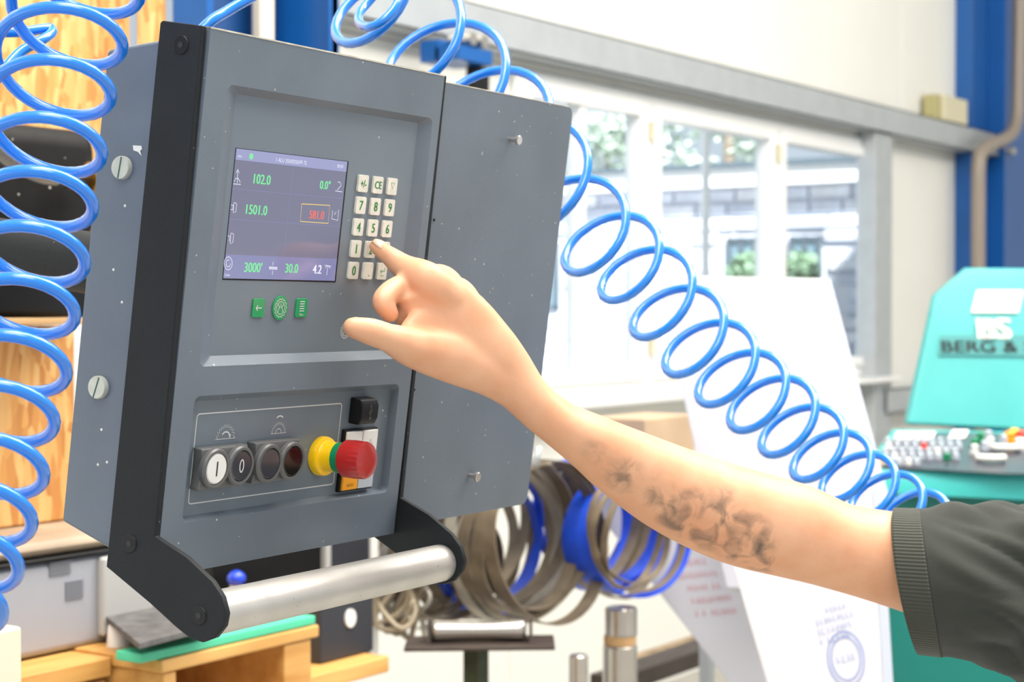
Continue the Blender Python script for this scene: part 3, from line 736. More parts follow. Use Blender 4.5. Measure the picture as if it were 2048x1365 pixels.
# rack with hooks
t = thing('blade_rack', at(1050, 940, 2.85), 'galvanised rack arm the saw bands hang from, hidden behind the console plate', 'rack')
for (px, py, z0, z1) in ((1075, 925, 2.42, 3.0), (1238, 945, 2.52, 3.05), (872, 1012, 2.5, 2.95)):
    pa = at(px, py, z0); pb = pa + (ringdir.cross(UP).normalized() * (-1 if ringdir.cross(UP).dot(FW) < 0 else 1)) * (z1 - z0) * 1.2
    build('hook', MB().tube([pa + UP * 0.03, pa, (pa + pb) / 2, pb], 0.009, 10), M['galv'], t, smooth=True)
pa = at(860, 1000, 3.05); pb = at(1260, 930, 3.05)
build('crossbar', MB().cyl(pa, pb, 0.014, 12), M['galv'], t, smooth='angle')
for px in (900, 1230):
    q = at(px, 960, 3.05); q.z = pa.z + (pb.z - pa.z) * (px - 860) / 400; build('wall_arm', MB().box((q.x - .012, q.y, q.z - .012), (q.x + .012, YW - 0.002, q.z + .012)), M['galv'], t, bevel=0.002)
# tangled beige cables
for k, (mk, lb) in enumerate((('cable_beige', 'beige cable in tangled loops just below the right end of the steel handle'), ('blade_brown', 'brown cable looped through the tangle left of the saw bands'), ('blade_pale', 'pale cable hanging lowest in the tangle beside the charcoal box'))):
    random.seed(40 + k); pts = []
    cxp, cyp = 790 + k * 12, 1190 + 12 * k
    for j in range(17):
        an = j * 1.25 + k; pts.append(at(cxp + 38 * math.cos(an) + random.uniform(-16, 16), cyp + 66 * math.sin(an * 0.8) + random.uniform(-16, 16), 2.5 + 0.06 * k + random.uniform(-.02, .02)))
    tag(build('cable', MB().tube(catmull(pts, 6), 0.0055, 8), M[mk], smooth=True), lb, 'cable', 'tangled cables behind the handle end')
# roller stand
zr = 2.35
t = thing('roller_stand', Vector((at(950, 1300, zr).x, at(950, 1300, zr).y, 0)), 'short polished steel roller on a dark stand below the saw bands', 'roller stand')
ra, rb = at(862, 1262, zr), at(1052, 1260, zr); rax = rb - ra; L = rax.length
build('roller', MB().lathe(ra, rax, [(0, .012), (.003, .019), (.01, .020), (L * .4, .0165), (L * .6, .0165), (L - .01, .020), (L - .003, .019), (L, .012)], 28), M['mirror_steel'], t, smooth=True)
for s in (-0.006, L + 0.006):
    c = ra + rax.normalized() * s
    build('bearing_cheek', MB().prism([c + FW * d + UP * h for d, h in ((-.03, -.026), (.03, -.026), (.018, .022), (-.018, .022))], rax.normalized() * 0.006), M['dark_steel'], t)
pl = at(960, 1283, zr); xl = rax.normalized()
build('plate', MB().hexa([pl + xl * a + FW * d + UP * h for h in (-.008, 0) for a, d in ((-.14, -.06), (.14, -.06), (.14, .06), (-.14, .06))]), M['dark_steel'], t, bevel=0.002)
q = at(952, 1290, zr)
build('post', MB().box((q.x - .018, q.y - .018, 0), (q.x + .018, q.y + .018, q.z - 0.001)), M['moss_steel'], t, bevel=0.003)
# steel tubes
def bar(px, pyt, r, z, m, name, label, cat, z0=0.0, g=None):
    p = at(px, pyt, z)
    return tag(build(name, MB().lathe((p.x, p.y, z0), UP, [(0, r), (p.z - z0 - 0.003, r), (p.z - z0, r - 0.003)], 32), m, smooth='angle'), label, cat, g)
ztube = at(1240, 1285, 2.6).z
bar(1240, 1290, 0.036, 2.6, M['mirror_steel'], 'steel_bar', 'thick polished steel bar standing upright at the bottom, lower of two stacked', 'steel bar')
p = at(1240, 1290, 2.6)
tag(build('collar_ring', MB().lathe((p.x, p.y, p.z + 0.0005), UP, [(0, .030), (0.001, .034), (.018, .034), (.02, .030)], 32), M['cardboard'], smooth='angle'), 'beige collar between the two stacked steel bars', 'collar')
bar(1242, 1215, 0.034, 2.6, M['mirror_steel'], 'steel_bar', 'short polished steel bar stacked on the beige collar', 'steel bar', z0=p.z + 0.021)
bar(1157, 1310, 0.019, 2.5, M['mirror_steel'], 'steel_bar', 'thin dark steel bar left of the stacked steel bars', 'steel bar')
# brown box on the bench behind the boards and pallet timbers
a = at(1240, 860, 3.15)
t = thing('tool_crate', Vector((a.x, a.y, 0)), 'brown wooden crate on legs behind the forearm below the window', 'crate')
q = at(1310, 832, 3.15)
build('box', MB().box((q.x - 0.14, q.y - 0.05, q.z - 0.12), (q.x + 0.12, q.y + 0.1, q.z)), mat('pale_brown', (200, 170, 140), 0.6, 0, .1, 8), t, bevel=0.004)
for sx in (0.30,):
    build('shelf_board', MB().box((q.x - 0.15, q.y - .06, q.z - 0.14), (q.x + 0.34, q.y + .1, q.z - 0.121)), M['galv'], t)
    build('leg', MB().box((q.x + sx, q.y, 0), (q.x + sx + 0.03, q.y + 0.03, q.z - 0.141)), M['galv'], t)
for px, py, z_, m_, lb in ((1210, 1352, 3.45, M['dark_steel'], 'dark stained timber on the floor left of the leaning white boards'), (1240, 1330, 3.75, mat('old_timber', (150, 128, 100), .7, 0, .3, 20), 'pale weathered timber behind the dark one, at the foot of the boards')):
    qa = at(px, py, z_)
    tag(build('timber', MB().box((qa.x, qa.y - 0.05, qa.z - 0.05), (qa.x + 1.1, qa.y + 0.05, qa.z)), m_, bevel=0.004), lb, 'timber', 'timbers at the foot of the white boards')

# ================================================================== WHITE BOARDS
def slab(name, quad, off, m, label, me=None, parent=None):
    """four pixel+depth corners make one planar board; off = thickness vector"""
    p = [at(*q) for q in quad]
    n = (p[1] - p[0]).cross(p[3] - p[0]).normalized()
    p[2] = p[2] - n * (p[2] - p[0]).dot(n)
    t = thing(name, Vector((p[3].x, p[3].y, min(v.z for v in p))), label, 'board', 'white boards behind the forearm')
    if n.dot(FW) < 0: n = -n
    build('sheet', MB().prism(p, n * off), m, t, bevel=0.006)
    build('edge_band', MB().prism([p[1] + (p[1] - p[0]).normalized() * 0.0005, p[2] + (p[1] - p[0]).normalized() * 0.0005, p[2] + n * off, p[1] + n * off], (p[1] - p[0]).normalized() * 0.002), M['board_edge'], t)
    return t, p, n
t1, p1, n1 = slab('white_board', [(1310, 550, 3.0), (1650, 556, 2.75), (1786, 1180, 2.45), (1452, 1180, 2.7)], 0.02, M['board'], 'large white board leaning with its top edge against the window')
t3, p3, n3 = slab('white_board', [(1165, 990, 3.02), (1500, 1000, 2.92), (1760, 1560, 2.75), (1608, 1560, 2.85)], 0.03, M['board'], 'white board with pale red writing, leaning lower left behind the forearm')
t2, p2, n2 = slab('white_board', [(1415, 960, 2.25), (1742, 975, 2.12), (1742, 1600, 1.95), (1600, 1600, 2.05)], 0.04, M['board'], 'white board with pale blue stamp standing bottom centre right')
# pale print on the boards
def boardtext(parent, P0, n, px, py, s, h, m, rot=0.0):
    c = onplane(px, py, P0, n) - n * 0.0012; u = (RT - n * RT.dot(n)).normalized(); v = n.cross(u).normalized()
    if v.z < 0: v = -v
    u2 = u * math.cos(rot) + v * math.sin(rot); v2 = -u * math.sin(rot) + v * math.cos(rot)
    build('print', scribble(c, u2, v2, s, h, n, seed=int(py)), m, parent, fix=False); return c, u2, v2
for k, s in enumerate((0.060, 0.066, 0.058, 0.05)):
    boardtext(t2, p2[0], n2, 1668, 1218 + 20 * k, s, 0.011, M['print_blue'], 0.12)
c, u, v = boardtext(t2, p2[0], n2, 1692, 1318, 0.034, 0.012, M['print_blue'], 0.12)
mb = MB()
for rr in (1.0, 0.8):
    mb.ribbon([c + u * 0.032 * rr * math.cos(a * math.pi / 16) + v * 0.046 * rr * math.sin(a * math.pi / 16) for a in range(32)], 0.003, n2, closed=True)
build('oval_stamp', mb, M['print_blue'], t2, fix=False)
for k, s in enumerate((0.07, 0.09, 0.08, 0.09, 0.10)):
    boardtext(t3, p3[0], n3, 1385 + 12 * k, 1125 + 25 * k, s, 0.014, M['print_pink'], 0.1)

# ================================================================== TEAL MACHINE
tm = thing('teal_machine', Vector((at(1900, 1000, 3.0).x, at(1900, 1000, 3.0).y, 0)), 'teal workshop machine with raised lid and button panel at the right edge', 'machine')
def hq(q, off): 
    p = [at(*x) for x in q]; return MB().prism(p, off)
RTF = RT
# lid
zl0, zl1 = 3.36, 3.42
lidp = [(1812, 850), (1868, 592), (1934, 536), (2330, 540), (2300, 866), (2100, 864)]
def lz(py): return zl0 + (850 - py) / 314 * 0.10
lp_ = [at(x, y, lz(y)) for x, y in lidp]
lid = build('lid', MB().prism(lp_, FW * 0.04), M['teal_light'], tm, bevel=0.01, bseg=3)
lid_n = (lp_[2] - lp_[0]).cross(lp_[3] - lp_[0]).normalized()
if lid_n.dot(FW) > 0: lid_n = -lid_n
lu = RT.copy(); lu = (lu - lid_n * lu.dot(lid_n)).normalized(); lv = lid_n.cross(lu).normalized()
if lv.z < 0: lv = -lv
def lidpt(px, py, d=0.004): return onplane(px, py, lp_[0], lid_n) + lid_n * d
build('plate', MB().prism([lidpt(1953, 582), lidpt(2046, 582), lidpt(2036, 627), lidpt(1941, 627)], lid_n * 0.002), M['paper'], lid)
build('strip', MB().prism([lidpt(1880, 672), lidpt(2180, 672), lidpt(2180, 716), lidpt(1876, 712)], lid_n * 0.0012), mat('lid_strip', (60, 140, 140), 0.4), lid)
build('emblem', text('BS', lidpt(1987, 659, 0.008), lu, lv, 0.062, 1.05, bold=0.006), M['paper'], lid, fix=False)
tw = text('BERG & SCHMID', lidpt(1980, 695, 0.008), lu, lv, 0.034, 1.35, bold=0.001)
shift = lidpt(1882, 695, .008) - min(tw.v, key=lambda q: q.dot(lu)); k_ = shift.dot(lu)
tw.v = [q + lu * k_ for q in tw.v]
build('lettering', tw, M['print_black'], lid, fix=False)
# button desk
D = [at(1783, 858, 3.34), at(2330, 868, 3.34), at(2240, 958, 3.02), at(1722, 938, 3.02)]
dn = (D[1] - D[0]).cross(D[3] - D[0]).normalized()
if dn.z < 0: dn = -dn
D[2] = D[2] - dn * (D[2] - D[0]).dot(dn)
build('desk_frame', MB().prism(D, -dn * 0.05 ), M['teal'], tm, bevel=0.008)
def dpt(px, py, h=0.0): return onplane(px, py, D[0] + dn * 0.002, dn) + dn * h
build('button_panel', MB().prism([dpt(1795, 866), dpt(2300, 873), dpt(2014, 950) + RT * 0.25, dpt(2014, 950), dpt(1752, 936)][:3] + [dpt(2014, 950), dpt(1752, 936)], dn * 0.003), M['dark_foil'], tm)
build('front_skirt', MB().prism([D[3], D[2], at(2240, 1010, 3.02), at(1712, 985, 3.0)], FW * 0.03), M['teal'], tm, bevel=0.004)
cab = [at(1722, 950, 3.04), at(2240, 965, 3.04)]
c0 = Vector((cab[0].x, cab[0].y, 0)); c1 = Vector((cab[1].x, cab[1].y, 0)); zz = D[3].z - 0.04
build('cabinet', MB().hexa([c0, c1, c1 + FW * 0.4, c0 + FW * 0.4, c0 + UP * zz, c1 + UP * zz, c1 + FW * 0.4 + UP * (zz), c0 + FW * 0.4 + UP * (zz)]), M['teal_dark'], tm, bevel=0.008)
build('white_label', MB().prism([at(1945, 1222, 3.035) , at(1990, 1224, 3.035), at(1990, 1240, 3.035), at(1945, 1238, 3.035)], FW * 0.004), M['paper'], tm)
for q in ((1793, 1872, 868, 884), (1905, 1938, 864, 880)):
    build('label_plate', MB().prism([dpt(q[0], q[2], .004), dpt(q[1], q[2], .004), dpt(q[1] - 8, q[3], .004), dpt(q[0] - 8, q[3], .004)], dn * 0.002), M['paper'], tm)
random.seed(11)
cols = ['clear_cap'] * 9 + ['white', 'white', 'bezel', 'red_soft', 'green_ring', 'clear_cap', 'clear_cap']
def button(px, py, r, h, m):
    c = dpt(px, py, 0.004)
    o = build('button', MB().lathe(c, dn, [(0, r * 1.25), (h * 0.4, r * 1.25), (h * 0.42, r), (h * 0.9, r), (h, r * 0.75)], 14), M[m], tm, smooth='angle')
    return o
for r_ in range(5):
    for c_ in range(9 - (r_ == 4) * 4):
        px = 1775 + c_ * 17.5 - r_ * 3 + (5 if r_ % 2 else 0); py = 891 + r_ * 10.5
        button(px, py, 0.0078, 0.016, random.choice(cols))
for (px, py, m) in ((1960, 888, 'green_ring'), (1948, 900, 'green_ring'), (1976, 884, 'clear_cap'), (1980, 898, 'white'), (1948, 913, 'white'), (2006, 893, 'clear_cap'), (1968, 905, 'clear_cap')):
    button(px, py, 0.009, 0.026, m)
for (px, py) in ((1980, 925), (2010, 904)):
    c = dpt(px, py, 0.012); arc = [c + RT * 0.032 * math.cos(a) + (FW * 0.022 * math.sin(a)) for a in [math.pi * (1.05 + 0.9 * k / 10) for k in range(11)]]
    build('curved_handle', MB().tube(arc, 0.009, 10), M['paper'], tm, smooth=True)
for (px, py, m) in ((2028, 884, 'yellow'), (2042, 888, 'red_soft'), (2040, 903, 'white'), (2018, 890, 'orange')):
    button(px, py, 0.014, 0.03, m)
button(1742, 934, 0.02, 0.035, 'yellow')

# ================================================================== CONSOLE
YAWC = 0.5371; TILT = 0.134
U_ = level(math.sin(YAWC), 0, math.cos(YAWC)); nbk = level(-math.cos(YAWC), 0, math.sin(YAWC))
DN_ = (level(0, 1, 0) * math.cos(TILT) + nbk * math.sin(TILT)).normalized()
V_ = -DN_; W_ = U_.cross(V_).normalized()
CW, CH = 0.3165, 0.4055
O_ = CAM + level(-0.2184, -0.2040, 1.296)
ROT = Matrix((U_, V_, W_)).transposed()
def cl(px, py, w=0.0):            # pixel -> console coordinates on the plane w
    p = onplane(px, py, O_ + W_ * w, W_) - O_; return p.dot(U_), p.dot(V_)
def cs(px, py, u):                # pixel -> (v, w) on a side plane u
    p = onplane(px, py, O_ + U_ * u, U_) - O_; return p.dot(V_), p.dot(W_)
def c3(px, py, w=0.0, lift=0.0):
    u, v = cl(px, py, w); return Vector((u, v, w + lift))
def cpt(px, py, w):                # world point
    u, v = cl(px, py, w); return O_ + U_ * u + V_ * v + W_ * w
con = thing('control_console', O_, 'dark grey machine control console with display, keypad and steel handle', 'console', rot=ROT)
def cb_(name, mb, m, parent=con, **k): 
    ROOT[parent] = ROOT[parent]
    return build(name, mb, M[m] if isinstance(m, str) else m, parent, local=True, **k)
EX, EY, EZ = Vector((1, 0, 0)), Vector((0, 1, 0)), Vector((0, 0, 1))
# --- front panel with two recesses
g = 0.0035
def avgrect(tl, tr, br, bl, w):
    a, b, c, d = cl(*tl, w), cl(*tr, w), cl(*br, w), cl(*bl, w)
    return (a[0] + d[0]) / 2, (b[0] + c[0]) / 2, (c[1] + d[1]) / 2, (a[1] + b[1]) / 2
DP = -0.007
r1 = avgrect((455, 168), (853, 235), (826, 716), (399, 735), 0)
r1i = avgrect((472, 189), (822, 243), (800, 700), (418, 712), DP)
r2 = avgrect((393, 791), (792, 770), (769, 988), (362, 1040), 0)
r2i = avgrect((387, 804), (783, 777), (760, 976), (363, 1034), DP)
r2 = (min(r2[0], r2i[0] - 0.001), max(r2[1], r2i[1] + .002), min(r2[2], r2i[2] - 0.003), max(r2[3], r2i[3] + .002))
r1 = (min(r1[0], r1i[0] - 0.004), max(r1[1], r1i[1] + .003), min(r1[2], r1i[2] - 0.004), max(r1[3], r1i[3] + .004))
mb = MB()
outer = [(g, 0), (CW - g, 0), (CW - g, -CH), (g, -CH)]
h1 = rrect(*r1, 0.006); h2 = rrect(*r2, 0.006)
loops = [[Vector((a, b, 0)) for a, b in outer], [Vector((a, b, 0)) for a, b in h1], [Vector((a, b, 0)) for a, b in h2]]
flat = [p for l in loops for p in l]
mb.add(flat, [tuple(t_) for t_ in tessellate_polygon(loops)])
for (ro, ri, hl) in ((r1, r1i, h1), (r2, r2i, h2)):
    hi = rrect(*ri, 0.002); n = len(hl); k = len(mb.v)
    mb.v += [Vector((a, b, 0)) for a, b in hl] + [Vector((a, b, DP)) for a, b in hi]
    for i in range(n): j = (i + 1) % n; mb.f.append((k + i, k + j, k + n + j, k + n + i))
k = len(mb.v); mb.v += [Vector((a, b, 0)) for a, b in outer] + [Vector((a, b, -0.022)) for a, b in outer]
for i in range(4): j = (i + 1) % 4; mb.f.append((k + i, k + j, k + 4 + j, k + 4 + i))
fp = cb_('front_panel', mb, 'console', fix=True)
bm = bmesh.new(); bm.from_mesh(fp.data); bmesh.ops.remove_doubles(bm, verts=bm.verts, dist=1e-5); bmesh.ops.recalc_face_normals(bm, faces=bm.faces); bm.to_mesh(fp.data); bm.free()
cb_('display_panel', MB().box((r1i[0] - .001, r1i[2] - .001, DP - 0.003), (r1i[1] + .001, r1i[3] + .001, DP)), 'display')
cb_('switch_plate', MB().box((r2i[0] - .001, r2i[2] - .001, DP - 0.003), (r2i[1] + .001, r2i[3] + .001, DP)), 'display')
cb_('worn_lit_top_edge', MB().box((g, -0.0009, -0.006), (CW - g, 0.0003, 0.0003)), mat('worn_lit_edge', (206, 200, 184), 0.5, 0, 0.3, 60))  # cream strip: worn edge, with the light it catches put into the colour
# --- brackets (left and right) with handle arm
us = -0.0035
prof_px = [(404, 51), (325, 41), (321, 44), (213, 1135), (300, 1208), (350, 1254), (362, 1264), (380, 1278), (405, 1286), (430, 1277), (447, 1255), (452, 1228), (444, 1196), (424, 1164), (372, 1115), (310, 1074)]
prof = [cs(x, y, us) for x, y in prof_px]
f0 = cs(405, 52, us)[1]; f1 = cs(309, 1072, us)[1]
def profile_mesh(u0, u1): return MB().prism([Vector((u0, v, w_)) for v, w_ in prof], (u1 - u0, 0, 0))
cb_('side_bracket', profile_mesh(us, 0.0018), 'console_dark', bevel=0.0008)
cb_('side_bracket', profile_mesh(CW - 0.0018, CW + 0.0035), 'console_dark', bevel=0.0008)
# socket screws on the left bracket
def socket_screw(px, py):
    v, w_ = cs(px, py, us); c = Vector((us + 0.0004, v, w_))
    s_ = cb_('socket_screw', MB().lathe(c, -EX, [(0, .0072), (.0006, .0072), (.0012, .0066)], 28), 'black', smooth='angle')
    cb_('hex_socket', MB().lathe(c - EX * 0.0011, -EX, [(0, .0026), (.0003, .0026)], 6), 'print_black', s_)
for q in ((362, 90), (259, 1088), (398, 1232)): socket_screw(*q)
# handle bar
hv, hw = cs(400, 1233, us)
hr_ = 0.0162
cb_('handle_bar', MB().lathe(Vector((0.0019, hv, hw)), EX, [(0, hr_), (CW - 0.0038, hr_)], 48), 'steel', smooth='angle')
# --- housing behind the front
ut = 0.0025
a1 = cs(316, 80, ut); a2 = cs(216, 98, ut); a3 = cs(125, 1045, ut); a4 = cs(213, 1096, ut)
def ext(p, q, w_): t_ = (w_ - p[1]) / (q[1] - p[1]); return (p[0] + (q[0] - p[0]) * t_, w_)
wfr = -0.0215
top_f = ext(a1, a2, wfr); bot_f = ext(a4, a3, wfr)
bot_f = (max(bot_f[0], -CH + 0.002), wfr)
hp = [top_f, a2, a3, a4, bot_f]
cb_('housing', MB().prism([Vector((ut, v, w_)) for v, w_ in hp], (CW - 2 * ut, 0, 0)), 'housing', bevel=0.003, bseg=3)
def housing_screw(px, py, rot):
    v, w_ = cs(px, py, ut); c = Vector((ut, v, w_)); r = 0.0088
    s_ = cb_('slotted_screw', MB().lathe(c, -EX, [(0, r), (.003, r), (.0042, r * 0.93)], 32), 'cream_screw', smooth='angle')
    d = EY * math.cos(rot) + EZ * math.sin(rot); e = -EY * math.sin(rot) + EZ * math.cos(rot)
    cb_('slot', MB().hexa([c - EX * h + d * a + e * b for h in (.0040, .0044) for a, b in ((-r * .92, -.0006), (r * .92, -.0006), (r * .92, .0006), (-r * .92, .0006))]), 'slot', s_)
housing_screw(247, 336, 0.1); housing_screw(200, 775, 0.25)
# a chip of white filler on the housing
for (px, py, pts) in ((276, 298, ((-9, -7), (8, -6), (9, 1), (5, 4), (8, 14), (1, 6), (-8, 3))),):
    cb_('paint_chip', MB().prism([Vector((ut - 0.0001,) + cs(px + dx, py + dy, ut)) for dx, dy in pts], (-0.0006, 0, 0)), 'paper')
for (px, py) in ((250, 412), (244, 605), (227, 540), (196, 930), (214, 925), (203, 860)):
    c = Vector((ut - 0.0001,) + cs(px, py, ut)); cb_('dust_fleck', MB().lathe(c, -EX, [(0, .0012), (.0005, .0006)], 6), 'paper')
# --- side plate on the right
wp = -0.0075
u0 = CW + 0.0045
P1 = cl(1150, 214, wp); P2 = cl(1050, 1012, wp); P0 = cl(905, 170, wp); P3 = cl(870, 1038, wp)
ur = (P1[0] + P2[0]) / 2; vt = (P1[1] + P0[1]) / 2; vb = (P2[1] + P3[1]) / 2
def platepts():
    pts = []; r = 0.009
    for (cx, cy, a0) in ((ur - r, vt - r, 0), (u0 + r * .6, vt - r * .6, 90)):
        rr = r if a0 == 0 else r * .6
        for k in range(7): a = math.radians(a0 + 15 * k); pts.append(Vector((cx + rr * math.cos(a), cy + rr * math.sin(a), wp)))
    pts.append(Vector((u0, vb, wp)))
    for k in range(7): a = math.radians(270 + 15 * k); pts.append(Vector((ur - r + r * math.cos(a), vb + r + r * math.sin(a), wp)))
    return pts
cb_('side_plate', MB().prism(platepts(), (0, 0, -0.0022)), 'console', bevel=0.0006)
cb_('worn_lit_top_edge', MB().box((u0 + .006, vt - 0.0003, wp - 0.0022), (ur - 0.009, vt + 0.0006, wp + 0.0002)), mat('worn_lit_edge', (206, 200, 184), 0.5, 0, 0.3, 60))  # plate's worn edge, its caught light painted in too
cb_('plate_flange', MB().box((u0, vb + 0.004, wp - 0.02), (u0 + 0.002, vt - 0.006, wp - 0.0024)), 'console')
cb_('cable_trunk', MB().box((CW - 0.01, vb + 0.06, wp - 0.07), (ur - 0.06, vt - 0.08, wp - 0.003)), 'console_dark', bevel=0.004)
for q in ((1020, 279), (938, 951)):
    c = c3(q[0], q[1], wp); s_ = cb_('pin', MB().lathe(c, EZ, [(0, .0022), (.008, .0022), (.0081, .0046), (.0105, .0046), (.011, .004)], 20), 'pin', smooth='angle')
for q in ((868, 440), (828, 780)):
    cb_('rivet', MB().lathe(c3(q[0], q[1], wp), EZ, [(0, .0016), (.001, .001)], 10), 'black')
# --- screen
D1 = DP + 0.0004
sq_ = avgrect((472.5, 298.7), (694, 322), (668, 561), (445, 558), DP)
cb_('screen_bezel', MB().box((sq_[0] - .0005, sq_[2] - .0012, DP), (sq_[1] + .0022, sq_[3] + .0004, DP + 0.0002)), 'black')
scr = cb_('screen', MB().box((sq_[0], sq_[2], DP), (sq_[1], sq_[3], DP + 0.0005)), 'scr_mid')
su0, su1, sv0, sv1 = sq_; SWd = su1 - su0; SHt = sv1 - sv0
DS = DP + 0.0005
cb_('top_bar', MB().box((su0, sv1 - SHt * 0.085, DS), (su1, sv1, DS + 0.0001)), 'scr_bar', scr)
cb_('bottom_bar', MB().box((su0, sv0, DS), (su1, sv0 + SHt * 0.185, DS + 0.0001)), 'scr_low', scr)
lines = MB()
for f in (0.455, 0.69): lines.box((su0, sv0 + SHt * f, DS), (su1, sv0 + SHt * f + 0.0003, DS + 0.00006))
lines.box((su0 + SWd * .5, sv0 + SHt * .185, DS), (su0 + SWd * .5 + .0003, sv1 - SHt * .085, DS + 0.00006))
cb_('grid_line', lines, 'scr_low', scr)
def scale_at(px, py): return (cpt(px, py, DP) - CAM).dot(fdir.normalized()) / FPX
def ctext(s, px, py, hpx, m, parent, w=DS, lift=0.00025, squash=0.95, bold=0, name='readout'):
    c = c3(px, py, w, lift); return cb_(name, text(s, c, EX, EY, hpx * scale_at(px, py), squash, bold=bold or (0.0003 if hpx > 12 else 0)), m, parent, fix=False)
def px2(pts, w, lift): return [c3(a, b, w, lift) for a, b in pts]
def cstroke(name, strokes, wpx, m, parent, w=DS, lift=0.00025):
    mb = MB(); sc_ = scale_at(*strokes[0][0][:2]) if not isinstance(strokes[0], tuple) else 1
    for st in strokes: mb.ribbon(px2(st, w, lift), wpx * sc_ , EZ)
    return cb_(name, mb, m, parent, fix=False)
ctext('102.0', 524, 359, 20, 'scr_green', scr); ctext('0.0°', 650, 370, 17, 'scr_green', scr)
ctext('1501.0', 513, 420, 20, 'scr_green', scr); ctext('581.0', 633, 430, 17, 'scr_red', scr)
ctext("3000'", 506, 535, 20, 'scr_green', scr); ctext('30.0', 583, 537, 19, 'scr_green', scr)
ctext('4.2', 634, 539, 18, 'scr_white', scr); ctext('mm', 479, 313, 6, 'scr_white', scr)
ctext('1 ALU 350/Ø350/FF 72', 583, 323, 8, 'scr_white', scr); ctext('09:59', 680, 333, 7, 'scr_white', scr)
ctext('1/min', 454, 550, 6, 'scr_white', scr)
c = c3(502, 313, DS, .0002); cb_('status_dot', MB().lathe(c, EZ, [(0, .0024), (.0001, .0024)], 20), 'scr_green', scr)
cstroke('value_box', [[(603, 408), (659, 411), (656, 447), (600, 443), (603, 408), (620, 409)]], 1.6, 'scr_yellow', scr)
ic = [[(475, 340), (474, 366)], [(472, 346), (475, 339), (478, 346)], [(466, 368), (481, 369)], [(468, 364), (471, 357), (476, 357), (480, 365)],
      [(670, 382), (684, 384)], [(674, 380), (682, 371), (680, 365), (675, 364)],
      [(462, 410), (466, 411), (465, 420), (461, 419)], [(468, 405), (473, 408), (471, 424), (466, 426), (467, 406)],
      [(455, 472), (459, 473), (458, 483)], [(462, 466), (467, 469), (465, 485), (460, 488), (461, 467)],
      [(665, 421), (663, 438), (675, 441), (677, 420)], [(668, 430), (672, 424)],
      [(538, 536), (554, 537)], [(546, 524), (545, 531)], [(545, 542), (544, 550)], [(538, 534), (554, 535), (554, 539), (538, 538), (538, 534)],
      [(649, 531), (662, 533)], [(655, 533), (653, 551)], [(650, 536), (655, 531), (660, 537)]]
cstroke('icon', ic, 1.3, 'scr_white', scr)
circ = [(456 + 8 * math.cos(a * .4), 527 + 13 * math.sin(a * .4)) for a in range(17)]; circ2 = [(456 + 4.5 * math.cos(a * .4), 527 + 7 * math.sin(a * .4)) for a in range(14)]
cstroke('dial_icon', [circ, circ2], 1.3, 'scr_white', scr)
# --- keypad
rows = [[(723, 367), (752.5, 370), (781, 373)], [(718, 411), (747, 413.5), (775, 415.5)], [(713, 455), (742, 456.5), (770, 458)], [(708, 498), (737, 498.5), (765, 499)], [(703.5, 541), (733, 542), (760.5, 542.5)]]
gly = [['+/-', 'CE', 'tri'], ['7', '8', '9'], ['4', '5', '6'], ['1', '2', '3'], ['0', '.', 'ent']]
k0 = cl(723, 367, DP); k2 = cl(781, 373, DP); k4 = cl(703.5, 541, DP); k24 = cl(760.5, 542.5, DP)
KW, KH = 0.0138, 0.0143
for r_ in range(5):
    for c_ in range(3):
        fr_, fc = r_ / 4, c_ / 2
        u = (k0[0] * (1 - fc) + k2[0] * fc) * (1 - fr_) + (k4[0] * (1 - fc) + k24[0] * fc) * fr_
        v = (k0[1] * (1 - fc) + k2[1] * fc) * (1 - fr_) + (k4[1] * (1 - fc) + k24[1] * fc) * fr_
        pts = [Vector((a, b, DP)) for a, b in rrect(u - KW / 2, u + KW / 2, v - KH / 2, v + KH / 2, 0.0016, 3)]
        key = cb_('key', MB().prism(pts, (0, 0, 0.0022)), 'offwhite', bevel=0.0006)
        s = gly[r_][c_]; c = Vector((u, v, DP + 0.0024))
        if s == 'tri': mb = MB().ribbon([c + Vector(q) * .001 for q in ((-2.6, 3, 0), (2.6, 3, 0), (0, -2.2, 0), (-2.6, 3, 0))], 0.0005, EZ)
        elif s == 'ent': mb = MB().ribbon([c + Vector(q) * .001 for q in ((3, 3, 0), (3.2, 0.3, 0), (-3, 0, 0))], 0.0007, EZ).ribbon([c + Vector(q) * .001 for q in ((-1, 1.6, 0), (-3, 0, 0), (-1, -1.6, 0))], 0.0006, EZ).ribbon([c + Vector(q) * .001 for q in ((-2.4, -3.8, 0), (2.4, -3.8, 0))], 0.0005, EZ)
        elif s == '.': mb = text('.', c + Vector((0.001, -.004, 0)), EX, EY, 0.007, 1.0)
        else: mb = text(s, c, EX, EY, 0.0080 if len(s) == 1 else 0.0064, 0.95 if len(s) < 3 else .8, bold=.00025)
        cb_('glyph', mb, 'print_green' if s != '.' else 'print_black', key, fix=False)
